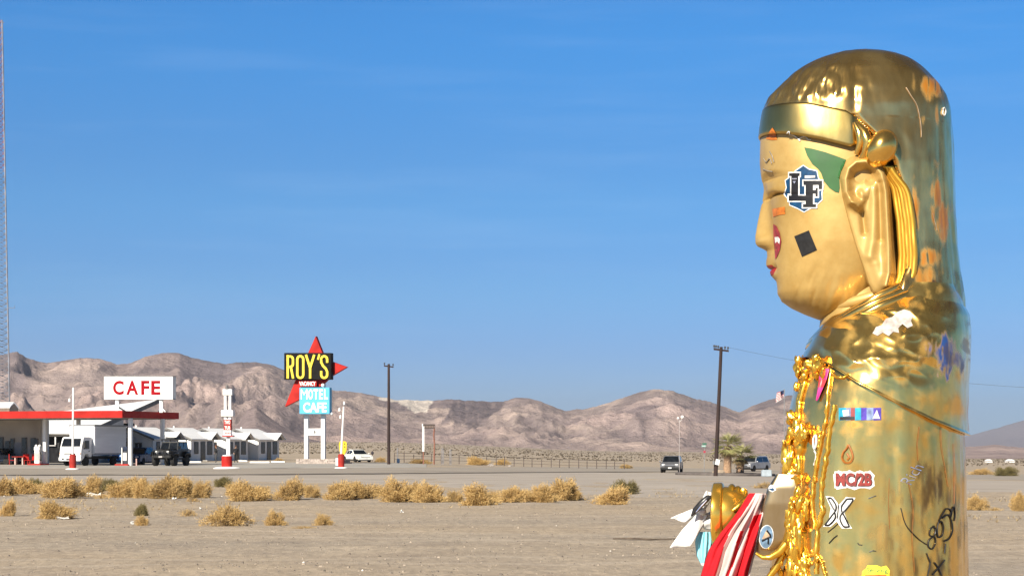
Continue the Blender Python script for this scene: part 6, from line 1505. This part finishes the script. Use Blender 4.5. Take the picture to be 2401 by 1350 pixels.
# ---- palm trees
M_FROND = mat('palm_frond', (.44, .41, .18), .7, col2=(.22, .23, .09), scale=1.5, spec=.2); M_DEADF = mat('dead_frond', (.32, .24, .12), .9, var=.2, scale=3); M_TRUNK = mat('palm_trunk', (.40, .26, .16), .95, col2=(.24, .15, .09), scale=6, bump=.03, stretch=(1, 1, 3))
def palm(label, u, Y, hgt, rad, seed):
    r = random.Random(seed); p = on(u, Y); t = thing('palm_tree', label, 'palm tree', p, group='two short palms')
    b = MB(); b.tube([p+Vector((0, 0, -.1)), p+Vector((.02, 0, hgt*.3)), p+Vector((.05, 0, hgt*.75)), p+Vector((.05, 0, hgt))], [.34, .30, .31, .26], 12); part(b, 'trunk', M_TRUNK, t, smooth=True)
    top = p+Vector((.05, 0, hgt)); b = MB(); b.mi = []
    def frond(a, el, L_, mi):
        b.cur = mi; d = Vector((math.cos(a), math.sin(a), 0)); pts = []
        for i in range(7):
            s = i/6; pts.append(top+d*(L_*s*math.cos(el))+Vector((0, 0, L_*s*math.sin(el)-L_*.28*s*s)))
        tip = pts[-1]; c = pts[3]
        for i in range(7): # stalk
            if i < 3:
                ax = d.cross(Vector((0, 0, 1)))*.02; b.add([pts[i]-ax, pts[i]+ax, pts[i+1]+ax, pts[i+1]-ax], [(0, 1, 2, 3)])
        for k in range(17):  # fan of blades
            q = (k-8)/8; side = d.cross(Vector((0, 0, 1)))
            dirv = (pts[4]-pts[3]).normalized()*math.cos(q*1.25)+side*math.sin(q*1.25)+Vector((0, 0, -.12*abs(q)+r.gauss(0, .05)))
            e = c+dirv*L_*.62*r.uniform(.8, 1.05)-Vector((0, 0, .10*L_*abs(q))); ax = dirv.cross(Vector((0, 0, 1))).normalized()*.022
            m = c.lerp(e, .5)+Vector((0, 0, .02)); b.add([c, m-ax, e, m+ax], [(0, 1, 2, 3)])
    for i in range(30):
        frond(r.uniform(0, 6.28), r.uniform(-.3, 1.2), rad*r.uniform(.85, 1.25), 0)
    for i in range(16): frond(r.uniform(0, 6.28), r.uniform(-1.2, -.4), rad*r.uniform(.6, .8), 1)
    part(b, 'crown', None, t, mats=[M_FROND, M_DEADF], fix=False)
palm('taller palm tree right beside the leaning utility pole', 1705, 152, 2.25, 1.3, 4)
palm('shorter palm tree right of the taller palm', 1735, 155, 1.5, 1.15, 8)
# ================= poles, wires, fence and small things =================
M_POLE = mat('creosoted_wood', (.045, .026, .022), .9, col2=(.022, .014, .013), scale=3, stretch=(2, 2, .2), bump=.01)
M_WIRE = mat('wire_dark', (.05, .05, .055), .6)
def upole(u, vb, Y, vt, dx, label, arm, ins):
    p = on(u, Y); p.z = CAMZ+(HZ-vb)/F*Y; t = thing('utility_pole', label, 'utility pole', p, group='wooden utility poles'); k = Y/F
    tp = Vector((p.x+dx*k, p.y, CAMZ+(HZ-vt)/F*Y)); b = MB(); b.tube([p-Vector((0, 0, .3)), tp], [.15, .11], 12); part(b, 'pole', M_POLE, t, smooth=True)
    c = tp-Vector((0, 0, .22)); A, B_ = c+Vector((-arm*k, -.1, arm*k*.12)), c+Vector((arm*k, .1, -arm*k*.12))
    b = MB(); ax = (B_-A).normalized(); up = Vector((0, 0, .06)); n = Vector((0, .06, 0)); b.prism([A-up-n, B_-up-n, B_+up-n, A+up-n], [A-up+n, B_-up+n, B_+up+n, A+up+n]); ca = part(b, 'crossarm', M_POLE, t)
    for s in ins:
        b = MB(); q = A.lerp(B_, s)+Vector((0, 0, .05)); b.lathe([(.03, 0), (.03, .1), (.07, .12), (.075, .18), (.04, .24), (.001, .25)], q, 10); part(b, 'insulator', M_WIRE, ca, smooth=True)
    return t, tp, A, B_
upole(911.5, 1087, 181, 853, 0, 'straight dark utility pole right of the star sign', 11, (.05, .95))
pt, ptop, pA, pB = upole(1677, 1121, 138, 813, 14, 'leaning brown utility pole left of the palms', 18, (.03, .15, .3, .75, .95))
b = MB(); pq = Plane(1681, 137.7, 0); pq.slab(b, [(1676.5, 1088), (1686, 1090), (1688, 1077), (1679, 1075)], 0, .03); part(b, 'sign_plate', W_PAINT, pt)
b = MB(); pq.slab(b, rect(1671.5, 1080, 1675.5, 1088), 0, .1); part(b, 'meter_box', STEEL, pt)
b = MB(); e0 = pB+Vector((0, 0, .25)); e1 = P(2560, 915, 120); b.tube([e0.lerp(e1, s)-Vector((0, 0, .55*4*s*(1-s))) for s in np.linspace(0, 1, 40)], .008, 5)
tag(b.build('power_line', M_WIRE, None, loc=e0), 'thin power line running right from the leaning utility pole', 'wire')
# radio mast
Ym = 250; base = on(-2, Ym); t = thing('radio_mast', 'tall lattice radio mast at the left edge', 'mast', base); k = Ym/F
ztop = CAMZ+(HZ-48)/F*Ym
def leg(i, z):
    f = 1-z/ztop; r = (7+20*f)*k; a = R(0)+i*2*math.pi/3; return Vector((base.x+r*math.cos(a), base.y+r*math.sin(a), z))
M_MAST = mat('mast_red', (.30, .12, .13), .6, metal=.2, var=.2, scale=1); M_MAST2 = mat('mast_grey', (.22, .23, .27), .6, metal=.3, var=.2, scale=1)
for i in range(3):
    b = MB(); b.tube([leg(i, 0), leg(i, ztop*.5), leg(i, ztop)], .11, 6); part(b, 'leg', M_MAST2, t)
nz_ = 76
for s0, s1, m in ((0, 22, M_MAST2), (22, 50, M_MAST2), (50, 63, M_MAST), (63, 76, M_MAST)):
    b = MB()
    for j in range(s0, s1):
        z0, z1 = ztop*(j/nz_), ztop*((j+1)/nz_)
        for i in range(3):
            b.tube([leg(i, z0), leg((i+1) % 3, z1)], .042, 4); b.tube([leg(i, z1), leg((i+1) % 3, z1)], .022, 4); b.tube([leg((i+1) % 3, z0), leg(i, z1)], .018, 4)
    part(b, 'lattice', m, t)
b = MB(); q = leg(0, ztop*.345); b.tube([q, q+Vector((.9, -.1, 0)), q+Vector((.9, -.1, .3))], .035, 6); part(b, 'antenna_arm', M_MAST2, t)
b = MB(); q = leg(0, ztop-.3); b.tube([q+Vector((-.7, 0, 0)), q+Vector((.25, 0, 0))], .05, 6); b.tube([q+Vector((-.7, 0, -1.3)), q+Vector((.2, 0, -1.3))], .05, 6); part(b, 'top_brackets', M_MAST2, t)
# old sign frame
t = thing('sign_frame', 'old roadside sign frame with white left post and rusty right post', 'sign', on(1005, 190)); q1 = Plane(1005, 190, R(-6)); RUST = mat('rusty_steel', (.28, .13, .09), .85, col2=(.16, .07, .05), scale=5)
zc = lambda v: v
b = MB(); q1.slab(b, rect(990.5, 999, 994.8, 1058), .1, .18); part(b, 'post', W_PAINT, t)
b = MB(); q1.slab(b, rect(991.5, 1058, 994.0, 1088), .08, .14); part(b, 'post_foot', RUST, t)
b = MB(); b.tube([q1(1018.5, 1004), q1(1017, 1020), q1(1018.8, 1040), q1(1017.6, 1088)], .075, 8); part(b, 'post', RUST, t, smooth=True)
b = MB(); q1.slab(b, rect(991, 994, 1020, 1004.5), .02, .12); pn = part(b, 'panel', mat('panel_brown', (.06, .045, .04), .7), t)
b = MB(); [q1.slab(b, rect(994.5+i*3.7, 997, 996.8+i*3.7, 1002.5), .03, .015) for i in range(7)]; part(b, 'letter_blocks', mat('faded_letter', (.20, .15, .13), .8), pn)
b = MB(); q1.slab(b, rect(989.5, 993, 992, 999), .13, .2); part(b, 'cap', W_PAINT, t)
# wire fence with posts across the lot
ft = thing('wire_fence', 'long low wire fence with dark rail across the lot', 'fence', on(1180, 215)); M_FP = mat('fence_post_wood', (.10, .08, .07), .9, var=.25, scale=4)
fp = []
for i in range(26):
    u = 925+ i*21.5+ (i % 3); Y = 205+i*1.1; p = on(u, Y); fp.append(p)
    b = MB(); h_ = 1.0+.12*math.sin(i*2.3); b.box(p.x-.045, p.x+.045, p.y-.045, p.y+.045, p.z-.1, p.z+h_); part(b, 'post', M_FP, ft)
for hh in (.35, .7): b = MB(); b.tube([p+Vector((0, 0, hh)) for p in fp], .018, 4); part(b, 'wire', M_WIRE, ft)
b = MB(); b.tube([p+Vector((0, 0, 1.0)) for p in fp], .03, 4); part(b, 'rail', M_FP, ft)
for u, v0, v1, w_, lab in ((1038, 1053, 1085, .28, 'tall grey gate post, left of a pair behind the old sign frame'), (1056, 1056, 1083, .24, 'tall grey gate post, right of a pair behind the old sign frame'), (932, 1052, 1086, .16, 'thin post right of the left utility pole')):
    p = on(u, 200); b = MB(); zt = CAMZ+(HZ-v0)/F*200; b.box(p.x-w_/2, p.x+w_/2, p.y-.1, p.y+.1, p.z-.1, zt); b.lathe([(w_*.6, 0), (w_*.45, .12), (.001, .16)], (p.x, p.y, zt), 10); tag(b.build('gate_post', mat('post_grey', (.20, .185, .18), .9, var=.2, scale=4), None, loc=p), lab, 'post', 'posts along the fence')
b = MB(); p = on(933.5, 199); b.box(p.x-.12, p.x+.16, p.y-.1, p.y+.1, p.z, p.z+.45); tag(b.build('marker_stone', W_PAINT, None, bevel=.04, loc=p), 'small white marker block at the foot of the thin post', 'marker')
# hanging lamp right of the white car
t = thing('yard_lamp', 'small dark lamp on a short post right of the old white car', 'lamp', on(873, 215)); p = t.location
b = MB(); b.tube([p, p+Vector((0, 0, 1.15))], .045, 6); part(b, 'post', M_FP, t); b = MB(); b.lathe([(.001, 0), (.12, .02), (.16, .18), (.1, .32), (.001, .36)], p+Vector((0, 0, .75)), 12); part(b, 'lamp_body', mat('lamp_iron', (.03, .025, .035), .6), t, smooth=True)
# globe lamp on a thin pole, street sign, flag
t = thing('globe_lamp', 'very thin lamp post with two white globes above the silver car', 'lamp', on(1593, 170)); p = t.location
b = MB(); zt = CAMZ+(HZ-984)/F*170; b.tube([p, Vector((p.x, p.y, zt))], .02, 6); part(b, 'pole', mat('pole_pale', (.42, .39, .38), .6), t)
for u, v, r_ in ((1590, 980, .10), (1600, 977.5, .15)):
    q = P(u, v, 170); b = MB(); b.ball(q, r_, 10); gl = part(b, 'globe', W_PAINT, t, smooth=True); b = MB(); b.tube([Vector((p.x, p.y, zt-.2)), q-Vector((0, 0, r_))], .02, 6); part(b, 'bracket', STEEL, gl)
t = thing('street_sign', 'thin signpost with two green name plates and a small red sign', 'sign', on(1651, 165)); p = t.location; q2 = Plane(1651, 165, R(10))
b = MB(); b.tube([p, P(1652, 1036, 165)], .028, 6); part(b, 'post', STEEL, t)
b = MB(); q2.slab(b, rect(1647, 1038, 1657, 1042), .05, .03); part(b, 'name_plate', mat('plate_green', (.02, .12, .07), .5), t); b = MB(); q2.slab(b, rect(1645, 1043.5, 1655, 1047), .09, .03); part(b, 'name_plate', mat('plate_pale_green', (.30, .46, .42), .5), t)
b = MB(); q2.slab(b, ell(1652, 1058.5, 3.2, 3.2, 8, R(22.5)), .05, .02); part(b, 'stop_plate', mat('plate_red', (.30, .03, .05), .5), t)
Yf = 240; t = thing('flagpole', 'flagpole with a wind-blown flag rising behind the statue front', 'flagpole', on(1839, Yf)); p = t.location
b = MB(); b.tube([p, P(1839, 912, Yf)], .05, 8); part(b, 'pole', STEEL, t)
b = MB(); rws = []
for i in range(15):
    rw = []
    for j in range(13):
        s = i/14; q = j/12; rw.append(P(1838-16*s-3*q*s, 914+6*s+ 18*q+10*q*s*.6, Yf)+Vector((0, .25*math.sin(s*7+q*2), 0)))
    rws.append(rw)
b.grid(rws)
fm_ = []
for k_ in range(len(b.f)):
    i, j = divmod(k_, 12); fm_.append(2 if (i < 6 and j < 6) else (j % 2))
b.mi = fm_; part(b, 'flag', None, t, mats=[mat('flag_red', (.45, .05, .06), .8), mat('flag_white', (.7, .68, .66), .8), mat('flag_navy', (.02, .03, .09), .8)], fix=False, solid=.01)
# kerbed palm island and concrete edge
t = thing('palm_island', 'low dark kerb around the palm bed', 'kerb', on(1700, 148)); b = MB(); KD = mat('kerb_dark', (.13, .11, .10), .9, var=.2, scale=2)
cx_, cy_ = on(1700, 150).x, 150; pts = []
for a in np.linspace(0, 2*math.pi, 49): x, y = cx_+3.6*math.cos(a), cy_+6*math.sin(a); pts.append(Vector((x, y, G(x, y)+.09)))
b.tube(pts, .13, 8, cap=False); part(b, 'kerb', KD, t, smooth=True)
t2 = MB(); t2.box(cx_-1.5, cx_-.6, cy_-5.6, cy_-5.2, G(cx_, cy_), G(cx_, cy_)+.5); part(t2, 'stone_block', mat('tan_block', (.34, .27, .2), .9), t, bevel=.1)
# utility box by the statue front
b = MB(); p = on(1797, 140); b.box(p.x-.35, p.x+.35, p.y-.3, p.y+.3, p.z, p.z+.5); tag(b.build('utility_box', mat('box_pale_blue', (.36, .42, .46), .6), None, bevel=.05, loc=p), 'low pale blue utility box just left of the statue', 'box')
# fallen stick, litter
b = MB(); p0, p1 = hit(1437, 1263), hit(1612, 1265); pts = [p0.lerp(p1, s)+Vector((0, 0, .02+.012*math.sin(s*7)+relief(*p0.lerp(p1, s).xy))) for s in np.linspace(0, 1, 18)]
b.tube(pts, [.010+.006*math.sin(math.pi*s) for s in np.linspace(0, 1, 18)], 7); tag(b.build('stick', mat('dead_wood', (.10, .075, .055), .95, var=.3, scale=5), None, smooth=True, loc=p0), 'long thin dead stick lying on the sand left of the statue', 'stick')
lit = random.Random(4)
def litter(u, v, w_, h_, label, grp='bits of white litter on the sand'):
    p = hit(u, v); p.z = G(p.x, p.y)+relief(p.x, p.y); k = p.y/F; b = MB(); rws = []
    for i in range(5):
        rws.append([p+Vector(((j/4-.5)*w_*k+lit.gauss(0, .01), lit.gauss(0, .03), h_*k*(i/4)*(.7+.3*math.sin(j*1.7+u))+.01)) for j in range(5)])
    b.grid(rws); tag(b.build('litter', F_WHT, None, solid=.006, loc=p), label, 'litter', grp)
for u, v, w_, h_, lab in ((98, 1155, 8, 12, 'white scrap of litter under the largest dome shrub at left'), (226, 1147, 7, 13, 'white scrap of litter between two shrubs, left of a pair'), (248, 1145, 6, 12, 'white scrap of litter between two shrubs, right of a pair'), (145, 1217, 32, 6, 'flat white litter at the foot of the lone golden shrub'), (310, 1231, 6, 8, 'white scrap beside the small tan tuft'), (470, 1192, 6, 6, 'white scrap above the large loose tumbleweed'), (942, 1202, 7, 7, 'white scrap in front of the bushy shrub'), (408, 1172, 8, 6, 'white scrap at the foot of the wide dry shrub'), (220, 1163, 34, 10, 'pale crumpled sheet below the pale dry shrub')): litter(u, v, w_, h_, lab)
def rock(u, v, s, lab):
    p = hit(u, v); p.z = G(p.x, p.y)+relief(p.x, p.y); b = MB(); n = 8; sd = lit.uniform(0, 50)
    for_ = [(max(1e-3, math.sin(math.pi*i/n)), -math.cos(math.pi*i/n)) for i in range(n+1)]
    b.lathe(for_, (0, 0, 0), 14); b.v = [tuple(p+Vector((q[0]*1.2, q[1], q[2]*.7))*s*(1+.4*noise.noise(Vector(q)*1.3+Vector((sd, 0, 0))))) for q in b.v]
    tag(b.build('rock', mat('rock_grey', (.34, .30, .27), .95, var=.2, scale=6, bump=.01), None, loc=p), lab, 'rock', 'rocks by the fence')
rock(1195, 1093, .22, 'pale rock by the fence below the right orange shrub'); rock(1150, 1092, .3, 'pale rock by the fence below the left orange shrub')
# far white houses on the right
for u, w_, lab in ((2318, 13, 'tiny far white house on the right plain, left one'), (2368, 18, 'tiny far white house on the right plain, right one')):
    p = on(u, 620); k = 620/F; t = thing('far_house', lab, 'house', p, group='far white houses on the right plain'); w2 = w_*k/2
    b = MB(); b.box(p.x-w2, p.x+w2, p.y-1.5, p.y+1.5, p.z-.3, p.z+.45); part(b, 'wall', W_WALL, t)
    b = MB(); b.prism([(p.x-w2-.1, p.y-1.8, p.z+.45), (p.x+w2+.1, p.y-1.8, p.z+.45), (p.x+w2*.6, p.y, p.z+1.0), (p.x-w2*.6, p.y, p.z+1.0)], [(p.x-w2-.1, p.y+1.8, p.z+.45), (p.x+w2+.1, p.y+1.8, p.z+.45), (p.x+w2*.6, p.y+.1, p.z+1.0), (p.x-w2*.6, p.y+.1, p.z+1.0)]); part(b, 'roof', W_ROOF, t)
# ================= desert haze =================
b = MB(); b.box(-42000, 42000, -4200, 20500, -24, 470)
hz = b.build('haze', None); hz.data.materials.clear()
m = bpy.data.materials.new('thin_air'); m.use_nodes = True; n = m.node_tree
n.nodes.remove(n.nodes['Principled BSDF']); pv = n.nodes.new('ShaderNodeVolumePrincipled'); pv.inputs['Density'].default_value = 4.4e-5; pv.inputs['Color'].default_value = (.78, .86, 1, 1); pv.inputs['Anisotropy'].default_value = .2
n.links.new(pv.outputs[0], n.nodes['Material Output'].inputs['Volume']); hz.data.materials.append(m)
hz['kind'] = 'stuff'
for o in list(bpy.data.objects):
    if '_o' in o: del o['_o']
